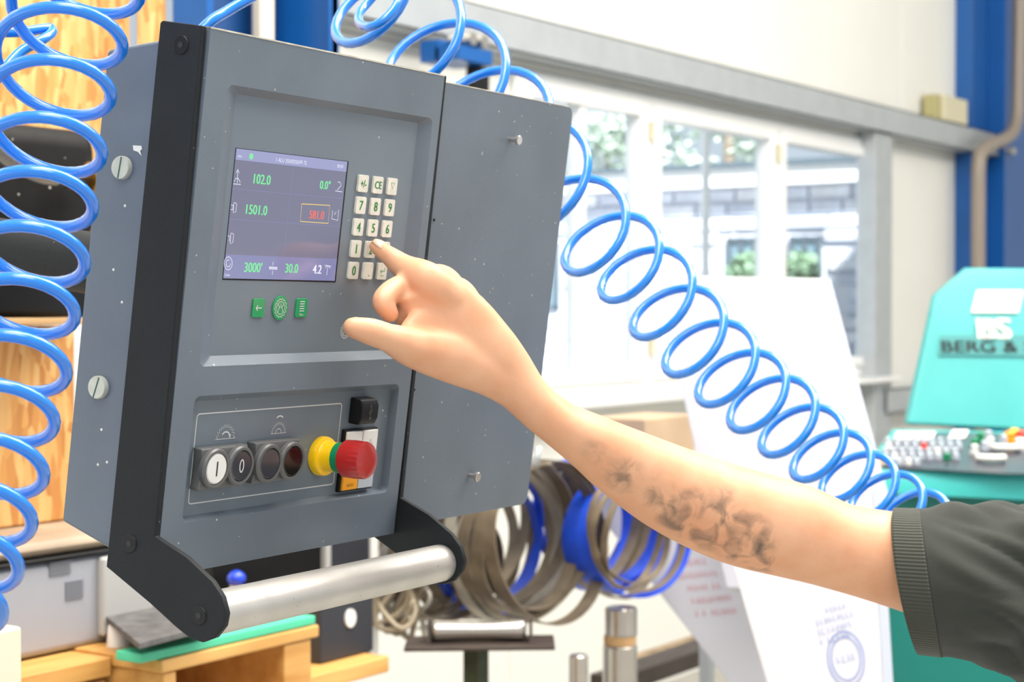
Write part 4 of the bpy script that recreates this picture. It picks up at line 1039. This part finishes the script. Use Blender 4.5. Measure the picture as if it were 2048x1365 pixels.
# --- green buttons
def cbtn(px, py, wpx, hpx, rnd=False):
    u, v = cl(px, py, DP); ua = cl(px - wpx / 2, py, DP)[0]; ub = cl(px + wpx / 2, py, DP)[0]; hh = hpx * scale_at(px, py) / 2 * 1.0
    hw_ = (ub - ua) / 2
    if rnd: pts = [Vector((u + hh * 0.98 * math.cos(a * math.pi / 20), v + hh * math.sin(a * math.pi / 20), DP)) for a in range(40)]
    else: pts = [Vector((a, b, DP)) for a, b in rrect(u - hw_, u + hw_, v - hh, v + hh, 0.0015, 3)]
    return cb_('soft_key', MB().prism(pts, (0, 0, 0.0012)), 'green_btn', bevel=0.0004), Vector((u, v, DP + 0.0014)), hh
def gear(mb, c, R, n=14, wd=0.0005, inner=True):
    pts = []
    for k in range(n * 4):
        a = 2 * math.pi * k / (n * 4); rr = R * (1 if k % 4 < 2 else 0.86); pts.append(c + EX * rr * math.cos(a) + EY * rr * math.sin(a))
    mb.ribbon(pts, wd, EZ, closed=True)
    if inner:
        mb.ribbon([c + EX * R * .66 * math.cos(a * math.pi / 14) + EY * R * .66 * math.sin(a * math.pi / 14) for a in range(28)], wd, EZ, closed=True)
        mb.ribbon([c + Vector((x, y, 0)) * R for x, y in ((-.42, -.45), (0, .5), (.42, -.45))], wd * 1.2, EZ)
        mb.ribbon([c + Vector((x, y, 0)) * R for x, y in ((-.42, .45), (-.2, -.1), (0, .18), (.2, -.1), (.42, .45))], wd * 1.2, EZ)
    return mb
b1, c, hh = cbtn(515, 616, 23, 38)
cb_('arrow', MB().ribbon([c + Vector((.0035, 0, 0)), c + Vector((-.0035, 0, 0))], .0008, EZ).ribbon([c + Vector((-.0012, .0022, 0)), c + Vector((-.0036, 0, 0)), c + Vector((-.0012, -.0022, 0))], .0008, EZ), 'print_white', b1, fix=False)
b2, c, hh = cbtn(558.5, 616, 26, 49, True)
cb_('gear_mark', gear(MB(), c, hh * 0.78), 'print_white', b2, fix=False)
b3, c, hh = cbtn(601, 616, 22, 38)
mb = MB()
for k in range(5): mb.ribbon([c + Vector((-.0028, .0052 - k * .0019, 0)), c + Vector((.0032, .0052 - k * .0019, 0))], .0007, EZ)
text('Menu', c + Vector((0, -.0052, 0)), EX, EY, 0.0022, .8, mb); cb_('menu_mark', mb, 'print_white', b3, fix=False)
c = c3(690, 662, DP, 0.0003); cb_('maker_emblem', gear(MB(), c, 0.0066, wd=0.0006), 'print_white', fix=False)
tw = text('ALTENDORF', c3(740, 663, DP, .0003), EX, EY, 0.0062, .85, bold=.0002)
du = cl(702, 663, DP)[0] - min(v.x for v in tw.v); tw.v = [v + EX * du for v in tw.v]
cb_('maker_lettering', tw, 'print_white', fix=False)
# --- switch plate line frame and icons
fr4 = avgrect((395, 829), (684, 807), (666, 968.5), (375, 1009.5), DP)
cb_('frame_line', MB().ribbon([Vector((a, b, DP + .0002)) for a, b in rrect(*fr4, 0.003, 4)], 0.0009, EZ, closed=True), 'print_white', fix=False)
def sawicon(px, py, R, arrow_above):
    c = c3(px, py, DP, .0003); mb = MB(); pts = []
    n = 11
    for k in range(n + 1):
        a = math.pi * k / n; pts.append(c + EX * R * .82 * math.cos(a) + EY * R * .82 * math.sin(a))
        if k < n: a2_ = math.pi * (k + .15) / n; pts.append(c + EX * R * 1.06 * math.cos(a2_) + EY * R * 1.06 * math.sin(a2_))
    mb.ribbon(pts, .0005, EZ); mb.ribbon([c - EX * R * 1.1, c + EX * R * 1.1], .0005, EZ)
    if arrow_above:
        mb.ribbon([c + EX * R * .35 * math.cos(a) * 1.5 + EY * (R * 1.25 + R * .35 * math.sin(a)) for a in [math.radians(30 + 12 * k) for k in range(11)]], .0011, EZ)
        mb.ribbon([c + EX * R * .42 * math.cos(a) + EY * R * .42 * math.sin(a) for a in [math.radians(18 * k) for k in range(11)]], .0006, EZ)
    else:
        mb.ribbon([c + EX * R * .5 * math.cos(a) + EY * R * .5 * math.sin(a) for a in [math.radians(30 + 14 * k) for k in range(9)]], .0012, EZ)
        e = c + EX * R * .45 + EY * R * .2; mb.add([e + Vector((-.0016, .001, 0)), e + Vector((.0016, .001, 0)), e + Vector((.0004, -.0022, 0))], [(0, 1, 2)])
    cb_('blade_icon', mb, 'print_white', fix=False)
sawicon(450, 878, 0.0108, False); sawicon(556, 867, 0.0088, True)
# --- twin push buttons
def push(px, py, blockw, proud=0.011):
    pass
def twin(tl, tr, bl, br, cents, looks):
    ra_ = avgrect(tl, tr, br, bl, DP + 0.009)
    w0, w1 = DP, DP + 0.009
    u0_, u1_, v0_, v1_ = ra_
    # body with concave ends: side arcs bulge inward
    um = (u0_ + u1_) / 2
    mb = MB(); ptsb = []
    nseg = 8
    for k in range(nseg + 1):      # right side, bottom to top
        f = k / nseg; ptsb.append((u1_ - 0.0028 * math.sin(math.pi * f), v0_ + (v1_ - v0_) * f))
    for k in range(nseg + 1):      # left side, top to bottom
        f = k / nseg; ptsb.append((u0_ + 0.0028 * math.sin(math.pi * f), v1_ - (v1_ - v0_) * f))
    mb.prism([Vector((a, b, w0)) for a, b in ptsb], (0, 0, w1 - w0))
    bd = cb_('twin_button_block', mb, 'bezel', bevel=0.0012)
    R = (v1_ - v0_) / 2 * 0.97
    for (cx_, cy_), look in zip(cents, looks):
        c = c3(cx_, cy_, w1 + 0.003); c.z = w1 - 0.0005
        cb_('button_ring', MB().lathe(c, EZ, [(0, R), (.0035, R), (.005, R * .93), (.005, R * .80), (.0022, R * .78), (.002, 0.0001)], 40), 'bezel', bd, smooth='angle')
        lc = c + EZ * 0.0024
        b_ = cb_('push_button', MB().lathe(lc, EZ, [(0, R * .77), (.0016, R * .77), (.0024, R * .70)], 36), look[0], smooth='angle')
        if look[1] == 'I': cb_('glyph', MB().box(lc + Vector((-.0006, -.0056, .0024)), lc + Vector((.0006, .0056, .0027))), 'print_black', b_)
        if look[1] == '0':
            cb_('glyph', MB().ribbon([lc + Vector((.0022 * math.cos(a * .2618), .0048 * math.sin(a * .2618), .0026)) for a in range(24)], .0011, EZ, closed=True), 'print_white', b_, fix=False)
twin((404, 899), (497, 890), (395, 982), (490, 972), ((431.4, 938), (480.6, 932)), (('white', 'I'), ('smoke', '0')))
twin((512, 886), (601, 879), (503, 968), (594, 959), ((538, 927.5), (583.7, 922.8)), (('smoke', ''), ('black_gloss', '')))
# --- emergency stop
ec = c3(640, 912, DP)
EA = (EZ + EY * 0.09).normalized()
est = cb_('emergency_stop', MB().lathe(ec, EA, [(0, .0165), (.005, .0165), (.0068, .0158), (.0075, .0135), (.0095, .0125), (.019, .0125)], 48), 'yellow', smooth='angle')
cb_('ring', MB().lathe(ec + EA * .019, EA, [(0, .0128), (.0075, .0128)], 40), 'green_ring', est, smooth='angle')
cb_('red_cap', MB().lathe(ec + EA * .0262, EA, [(0, .0142), (.0015, .0155), (.010, .0158), (.019, .0156), (.0215, .0146), (.0225, .0125), (.0232, .008), (.0236, .0005)], 48, ridges=(.0105, .0192, .93)), 'red', est, smooth='angle')
# --- usb cover
c = c3(738, 824, DP + 0.012); hw2, hh2 = 0.0120, 0.0112
pr_ = [(-hh2, 0), (hh2, 0), (hh2 * 0.95, .011), (hh2 * .5, .0135), (-hh2 * .5, .0135), (-hh2 * 1.0, .011)]
ub_ = cb_('usb_cover', MB().prism([Vector((c.x - hw2, c.y + v, DP + w_)) for v, w_ in pr_], (2 * hw2, 0, 0)), 'black', bevel=0.0012)
uc = Vector((c.x, c.y, DP + 0.0138))
mb = MB().ribbon([uc + Vector((0, -.005, 0)), uc + Vector((0, .005, 0))], .0006, EZ).ribbon([uc + Vector((0, -.001, 0)), uc + Vector((.002, .001, 0)), uc + Vector((.002, .0025, 0))], .0005, EZ).ribbon([uc + Vector((0, -.0025, 0)), uc + Vector((-.002, -.0005, 0)), uc + Vector((-.002, .001, 0))], .0005, EZ)
mb.add([uc + Vector((-.001, .0045, 0)), uc + Vector((.001, .0045, 0)), uc + Vector((0, .0062, 0))], [(0, 1, 2)]); mb.lathe(uc + Vector((0, -.0055, -.0001)), EZ, [(0, .001), (.0002, .001)], 10)
cb_('usb_symbol', mb, 'bezel', ub_, fix=False)
# --- 2 x 2 illuminated keys
kr = avgrect((692, 860), (757, 855), (741, 978), (677, 985), DP + 0.004)
cb_('key_frame', MB().box((kr[0], kr[2], DP), (kr[1], kr[3], DP + 0.004)), 'black', bevel=0.0006)
um, vm = (kr[0] + kr[1]) / 2, (kr[2] + kr[3]) / 2; gp_ = 0.0016
for (a, b, c_, d, m_) in ((kr[0] + gp_, um - gp_ / 2, vm + gp_ / 2, kr[3] - gp_, 'white'), (um + gp_ / 2, kr[1] - gp_, vm + gp_ / 2, kr[3] - gp_, 'white'),
                          (kr[0] + gp_, um - gp_ / 2, kr[2] + gp_, vm - gp_ / 2, 'orange'), (um + gp_ / 2, kr[1] - gp_, kr[2] + gp_, vm - gp_ / 2, 'clear_cap')):
    k_ = cb_('lit_key', MB().box((a, c_, DP + .003), (b, d, DP + .0062)), m_, bevel=0.0008)
    if m_ == 'orange': cb_('glyph', scribble(Vector(((a + b) / 2, c_ + .0045, DP + .0064)), EX, EY, .009, .0026, EZ), 'print_black', k_, fix=False)
    elif a > um: 
        cc_ = Vector(((a + b) / 2, (c_ + d) / 2, DP + .0064))
        cb_('glyph', MB().ribbon([cc_ + Vector((x * .001, y * .001, 0)) for x, y in ((-.7, 4), (.7, 4), (.7, .7), (3, .7), (3, -.7), (.7, -.7), (.7, -4), (-.7, -4), (-.7, -.7), (-3, -.7), (-3, .7), (-.7, .7))], .00035, EZ, closed=True), 'bezel', k_, fix=False)
# suspension arm of the console (above / behind, mostly hidden)
hb = Vector((CW * 0.55, -0.12, -0.12))
cb_('mounting_tube', MB().cyl(Vector((CW * .6, -0.2, -0.13)), Vector((CW * .6, -0.2, -0.42)), 0.028, 24), 'console_dark', smooth='angle')

# ================================================================== HOSES
HR = 0.0043
def coil_left():
    rx = [(300, -215), (292, -112), (281, -12), (245, 91), (222, 192), (204, 308), (186, 416), (170, 527), (150, 630), (133, 746), (109, 845), (88, 950), (64, 1045), (37, 1138), (5, 1226), (-30, 1320)]
    pts = []; n = len(rx)
    cen = [(x - 120.7, y - 22.3, 0.875 - 0.095 * max(0, i - 2) / (n - 3)) for i, (x, y) in enumerate(rx)]
    C = catmull(cen, 32)
    for i, c in enumerate(C):
        th = 2 * math.pi * (i / 32 + 0.44); co, si = math.cos(th), math.sin(th)
        pts.append(at(c[0] - 112.6 * co + 43.3 * si, c[1] + 8.5 * co + 81.5 * si, c[2] + (50.7 * co + 82.5 * si) * c[2] / FPX))
    return pts
pl_ = coil_left()
pre = catmull([pl_[0] + UP * 0.5, pl_[0] + UP * 0.3, pl_[0] + UP * 0.12, pl_[0]], 10)
h1_ = thing('air_hose', pl_[-1], 'blue coiled air hose hanging down the left edge in front of the console side', 'hose', 'blue coiled air hoses')
build('coil', MB().tube(pl_, HR, 14), M['hose'], h1_, smooth=True)
build('lead', MB().tube(pre[:-1] + [pl_[0]], HR, 14), M['hose'], h1_, smooth=True)
# small returning curl behind the first coil
cu = catmull([at(*q) for q in ((-60, 60, 1.02), (-10, 64, 1.03), (40, 64, 1.04), (85, 58, 1.05), (101, 57, 1.055), (103, 66, 1.05), (84, 80, 1.04), (40, 105, 1.03), (8, 140, 1.02), (-40, 200, 1.01))], 10)
tag(build('air_hose', MB().tube(cu, HR, 14), M['hose'], smooth=True), 'short bend of blue hose behind the topmost coils at the upper left corner', 'hose', 'blue coiled air hoses')

def coil_right():
    R_ = [(820, -60), (922, 32), (1012, 125), (1100, 218), (1176, 320), (1252, 430), (1319, 492), (1385, 562), (1448, 640), (1511, 705), (1572, 762), (1631, 812), (1688, 868), (1742, 915), (1792, 955), (1846, 992), (1897, 1025), (1945, 1060)]
    S = [1.35, 1.3, 1.25, 1.2, 1.14, 1.08, 1.0, 1, 1, .98, .95, .93, .88, .84, .8, .75, .7, .66]
    Zs = [1.24, 1.26, 1.28, 1.30, 1.32, 1.34, 1.36, 1.37, 1.38, 1.39, 1.4, 1.41, 1.42, 1.43, 1.44, 1.45, 1.46, 1.47]
    cen = [(x - 74.4 * s, y + 20.7 * s, s, z) for (x, y), s, z in zip(R_, S, Zs)]
    C = catmull(cen, 32); pts = []
    for i, c in enumerate(C):
        tph = i / 32 + 0.67; th = 2 * math.pi * tph; s = c[2]
        dx = -42.8 * math.cos(th) - 61.5 * math.sin(th); dy = 66.7 * math.cos(th) - 12.9 * math.sin(th)
        dz = (-30.9 * math.cos(th) + 57.3 * math.sin(th)) * c[3] / FPX
        pts.append(at(c[0] + dx * s, c[1] + dy * s, c[3] + dz * s))
    return pts
pr2 = coil_right()
h2_ = thing('air_hose', pr2[-1], 'blue coiled air hose stretched from above the console down to the lower right', 'hose', 'blue coiled air hoses')
build('coil', MB().tube(pr2, HR * 1.12, 14), M['hose'], h2_, smooth=True)
# short loose loop at the top and straight lead behind the console
ltop = catmull([at(*q) for q in ((835, -120, 1.16), (806, -30, 1.16), (790, 14, 1.15), (765, 42, 1.145), (738, 54, 1.15), (719, 46, 1.17), (720, 25, 1.19), (742, -2, 1.2), (790, -60, 1.2), (850, -140, 1.2))], 10)
tag(build('air_hose', MB().tube(ltop, HR, 14), M['hose'], smooth=True), 'blue hose loop dipping into view above the console top edge', 'hose', 'blue coiled air hoses')
ld = catmull([at(*q) for q in ((640, -90, 1.18), (560, -36, 1.16), (500, -4, 1.14), (455, 22, 1.13), (418, 46, 1.12), (380, 90, 1.12), (360, 150, 1.14))], 8)
tag(build('air_hose', MB().tube(ld, HR * 1.15, 14), M['hose'], smooth=True), 'straight piece of blue hose rising behind the upper left console corner', 'hose', 'blue coiled air hoses')

# ================================================================== PERSON
def limb(mb, secs, seg=28, per=6, side=None):
    """secs: list of (point, r_in_view, r_depth); tapering loft with view-aligned ellipses"""
    vals = catmull([tuple(s[0]) + (s[1], s[2]) for s in secs], per)
    P_ = [Vector(v[:3]) for v in vals]; rings = []
    for i, v in enumerate(vals):
        t_ = (P_[min(i + 1, len(P_) - 1)] - P_[max(i - 1, 0)]).normalized()
        dpt_ = (side or FW); dpt_ = (dpt_ - t_ * dpt_.dot(t_)).normalized(); b_ = t_.cross(dpt_)
        rings.append([P_[i] + b_ * v[3] * math.cos(2 * math.pi * q / seg) + dpt_ * v[4] * math.sin(2 * math.pi * q / seg) for q in range(seg)])
    # rounded ends
    mb.loft(rings); return P_
def dome(mb, c, r):    # sphere at joints / tips
    n = 12; rings = []
    for i in range(1, n):
        a = math.pi * i / n; rings.append([c + UP * r * math.cos(a) + (RT * math.cos(2 * math.pi * q / 16) + FW * math.sin(2 * math.pi * q / 16)) * r * math.sin(a) for q in range(16)])
    mb.loft(rings)
def chain(mb, pts, rs):
    rr = catmull([tuple(p) + (r,) for p, r in zip(pts, rs)], 6)
    P_ = [Vector(v[:3]) for v in rr]; R_ = [v[3] for v in rr]
    mb.tube(P_, R_, 20); dome(mb, P_[0], R_[0] * 0.98); dome(mb, P_[-1], R_[-1] * 0.98)
skin = MB()
ZF = 1.0 / FPX
# index finger: tip on the '2' key
itip = cpt(752, 493, DP + 0.0022 + 0.0068)
idx = [itip, cpt(780, 513, 0.016), cpt(812, 538, 0.032), at(856, 560, 1.022), at(905, 600, 1.03)]
chain(skin, idx, [0.0066, 0.0086, 0.0118, 0.0150, 0.016])
# middle, ring, little: curled under the hand
mid = [at(925, 620, 1.045), at(884, 562, 1.040), at(838, 568, 1.036), at(790, 580, 1.023), at(764, 604, 1.012), at(780, 628, 1.016)]
chain(skin, mid, [0.014, 0.0138, 0.0118, 0.0104, 0.0088, 0.0078])
ring_ = [at(950, 640, 1.058), at(915, 583, 1.058), at(868, 590, 1.056), at(824, 604, 1.042), at(800, 626, 1.030), at(818, 644, 1.032)]
chain(skin, ring_, [0.014, 0.0128, 0.0108, 0.0094, 0.008, 0.0072])
lit = [at(975, 670, 1.068), at(945, 610, 1.074), at(905, 618, 1.074), at(868, 634, 1.060), at(852, 652, 1.050), at(866, 666, 1.050)]
chain(skin, lit, [0.0125, 0.0112, 0.009, 0.008, 0.0073, 0.0066])
# thumb: two free joints, then the base merging into the palm
thb = [at(706, 655, 0.985), at(742, 664, 0.990), at(782, 678, 1.000), at(822, 694, 1.010)]
chain(skin, thb, [0.0088, 0.0112, 0.0118, 0.0148])
limb(skin, [(at(782, 678, 1.000), 0.0125, 0.0118), (at(822, 694, 1.010), 0.0165, 0.0140), (at(868, 706, 1.020), 0.0200, 0.0150), (at(920, 720, 1.030), 0.0220, 0.0160), (at(985, 748, 1.040), 0.0200, 0.0180), (at(1050, 792, 1.050), 0.017, 0.018)], 24, 6)
# back of the hand / palm to the forearm and upper arm
kn = [(at(836, 566, 1.022), 0.020, 0.012), (at(848, 580, 1.026), 0.0265, 0.014), (at(880, 613, 1.030), 0.0300, 0.016), (at(930, 670, 1.035), 0.0325, 0.018), (at(977, 711, 1.040), 0.0285, 0.020), (at(1010, 743, 1.045), 0.0245, 0.021), (at(1051, 790, 1.05), 0.0200, 0.0225),
      (at(1085, 822, 1.055), 0.0195, 0.0235), (at(1125, 852, 1.06), 0.0205, 0.025), (at(1183, 887, 1.07), 0.0255, 0.028), (at(1244, 925, 1.08), 0.0315, 0.031), (at(1347, 981, 1.095), 0.0390, 0.036), (at(1470, 1031, 1.11), 0.0435, 0.040),
      (at(1593, 1064, 1.12), 0.0430, 0.041), (at(1680, 1094, 1.125), 0.0395, 0.041), (at(1790, 1120, 1.13), 0.0430, 0.044), (at(1950, 1160, 1.14), 0.050, 0.049), (at(2120, 1210, 1.16), 0.056, 0.054), (at(2260, 1230, 1.18), 0.060, 0.058)]
limb(skin, kn, 32, 6)
# web between thumb and index metacarpal
limb(skin, [(at(806, 672, 1.012), 0.008, 0.006), (at(846, 662, 1.022), 0.020, 0.011), (at(900, 676, 1.032), 0.027, 0.016), (at(960, 716, 1.040), 0.026, 0.019), (at(1020, 762, 1.048), 0.020, 0.019)], 20, 5)
person = thing('person', Vector((at(2300, 1200, 1.2).x, at(2300, 1200, 1.2).y, 0)), 'person in a dark olive polo reaching in from the right to press the keypad', 'person')
tmp = build('arm', skin, M['skin'], person, smooth=True)
rm = tmp.modifiers.new('r', 'REMESH'); rm.mode = 'VOXEL'; rm.voxel_size = 0.0016; rm.use_smooth_shade = True
sm = tmp.modifiers.new('s', 'SMOOTH'); sm.factor = 0.5; sm.iterations = 26
bpy.context.view_layer.update()
me = bpy.data.meshes.new_from_object(tmp.evaluated_get(bpy.context.evaluated_depsgraph_get()))
tmp.modifiers.clear(); tmp.data = me
me.polygons.foreach_set('use_smooth', [True] * len(me.polygons))
ink = me.attributes.new('ink', 'FLOAT', 'POINT')
inv = ROOT[person]
spots = [(at(1430, 1075, 1.07), 0.034, 0.95), (at(1375, 1040, 1.07), 0.026, 0.8), (at(1490, 1090, 1.085), 0.026, 0.95), (at(1330, 1000, 1.06), 0.022, 0.6), (at(1440, 1025, 1.08), 0.022, 0.6),
         (at(1255, 970, 1.05), 0.024, 0.7), (at(1200, 925, 1.04), 0.020, 0.55), (at(1515, 1115, 1.10), 0.018, .8)]
vals = []
for v in me.vertices:
    p = inv @ v.co; best = 0; a_, b_, c_ = (p - CAM).dot(RT), (p - CAM).dot(FW), p.z
    for c, r, k in spots:
        d = (p - c).length / r
        if d < 1.25: best = max(best, k * min(1, max(0, (1.25 - d) / 0.5)))
    vals.append(best)
ink.data.foreach_set('value', vals)
if not me.materials: me.materials.append(M['skin'])
# nails
def nail(tip, nxt, upv, w_, l_, parent):
    d = (tip - nxt).normalized(); upv = (upv - d * upv.dot(d)).normalized(); s = d.cross(upv)
    rings = []
    mb = MB(); n = 6; vs_ = []
    for i in range(n + 1):
        for j in range(n + 1):
            x = (i / n - .5); y = (j / n); wloc = w_ * (1 - 0.35 * max(0, y - .6) / .4) 
            vs_.append(tip + d * (y - .72) * l_ + s * x * wloc + upv * (0.0066 * math.sqrt(max(0, 1 - (x * 1.35) ** 2)) + 0.0002 - 0.0012 * max(0, y - .7) / .3))
    fs_ = [(i * (n + 1) + j, (i + 1) * (n + 1) + j, (i + 1) * (n + 1) + j + 1, i * (n + 1) + j + 1) for i in range(n) for j in range(n)]
    mb.add(vs_, fs_); o = build('fingernail', mb, M['nail'], parent, smooth=True, fix=False)
    so = o.modifiers.new('t', 'SOLIDIFY'); so.thickness = 0.0006
nail(idx[0], idx[1], (UP * 0.8 - FW * 0.4 + W_ * 0.2), 0.0105, 0.012, person)
# shirt: sleeve, cuff, shoulder
def sleeve_rings(secs, seg, per, fold=0.0):
    vals = catmull([tuple(s[0]) + (s[1], s[2]) for s in secs], per); P_ = [Vector(v[:3]) for v in vals]; rings = []
    for i, v in enumerate(vals):
        t_ = (P_[min(i + 1, len(P_) - 1)] - P_[max(i - 1, 0)]).normalized()
        f = i / (len(vals) - 1)
        dp_ = (FW + RT * (0.35 - 0.3 * min(1, f * 2))).normalized(); b_ = (UP - RT * (0.19 * (1 - f))).normalized(); r_ = []
        for q in range(seg):
            a = 2 * math.pi * q / seg
            nz = noise.noise(Vector((math.cos(a) * 1.4 + f * 1.2, math.sin(a) * 1.4 - f * 2.0, 3.1))) * fold * min(1, max(0, f - .17) * 3) \
                 + 0.55 * fold * min(1, max(0, f - .17) * 3) * (abs(noise.noise(Vector((math.cos(a) * 3 + f * 5, math.sin(a) * 3 + f * 3, 9.0)))) * 2 - .5) \
                 + 0.4 * fold * min(1, max(0, f - .17) * 3) * math.sin(a * 5 + f * 7)
            r_.append(P_[i] + b_ * (v[3] + nz) * math.cos(a) + dp_ * (v[4] + nz) * math.sin(a))
        rings.append(r_)
    return rings
def cloth(name, rings, m, parent, th=0.002):
    mb = MB(); mb.loft(rings, caps=False); o = build(name, mb, m, parent, smooth=True, fix=False)
    me = o.data; uvl = me.uv_layers.new(name='UVMap'); seg = len(rings[0])
    for poly in me.polygons:
        for li, vi in zip(poly.loop_indices, poly.vertices):
            r_, q = divmod(vi, seg); uvl.data[li].uv = (r_ / len(rings), q / seg if not (q == 0 and max(v % seg for v in poly.vertices) == seg - 1) else 1.0)
    so = o.modifiers.new('t', 'SOLIDIFY'); so.thickness = th; so.offset = 0
    return o
z_s = 1.125
sec = [(at(1814, 1163, z_s), 0.0655, 0.056), (at(1862, 1166, z_s + .004), 0.0665, 0.058), (at(1925, 1168, 1.134), 0.070, 0.062), (at(2010, 1176, 1.142), 0.076, 0.068), (at(2110, 1195, 1.155), 0.088, 0.080), (at(2220, 1215, 1.185), 0.10, 0.095), (at(2330, 1240, 1.235), 0.115, 0.11)]
allr = sleeve_rings(sec, 96, 12, 0.013)
shirt = cloth('polo_shirt', allr[12:], M['polo'], person)
cuff = cloth('cuff', allr[:13], M['polo_rib'], shirt, 0.0034)
# torso of the shirt, outside the frame to the right
tc = at(2520, 1300, 1.36)
rings = []
for k in range(13):
    f = k / 12; zz = 0.95 + f * 0.58
    wx, wy = (0.21 + 0.02 * math.sin(f * 3)) * (1 if f < .85 else 1 - (f - .85) * 4), (0.13) * (1 if f < .85 else 1 - (f - .85) * 3.5)
    rings.append([Vector((tc.x, tc.y, zz)) + RT * wx * math.cos(2 * math.pi * q / 48) + FW * wy * math.sin(2 * math.pi * q / 48) for q in range(48)])
cloth('shirt_body', rings, M['polo'], shirt)
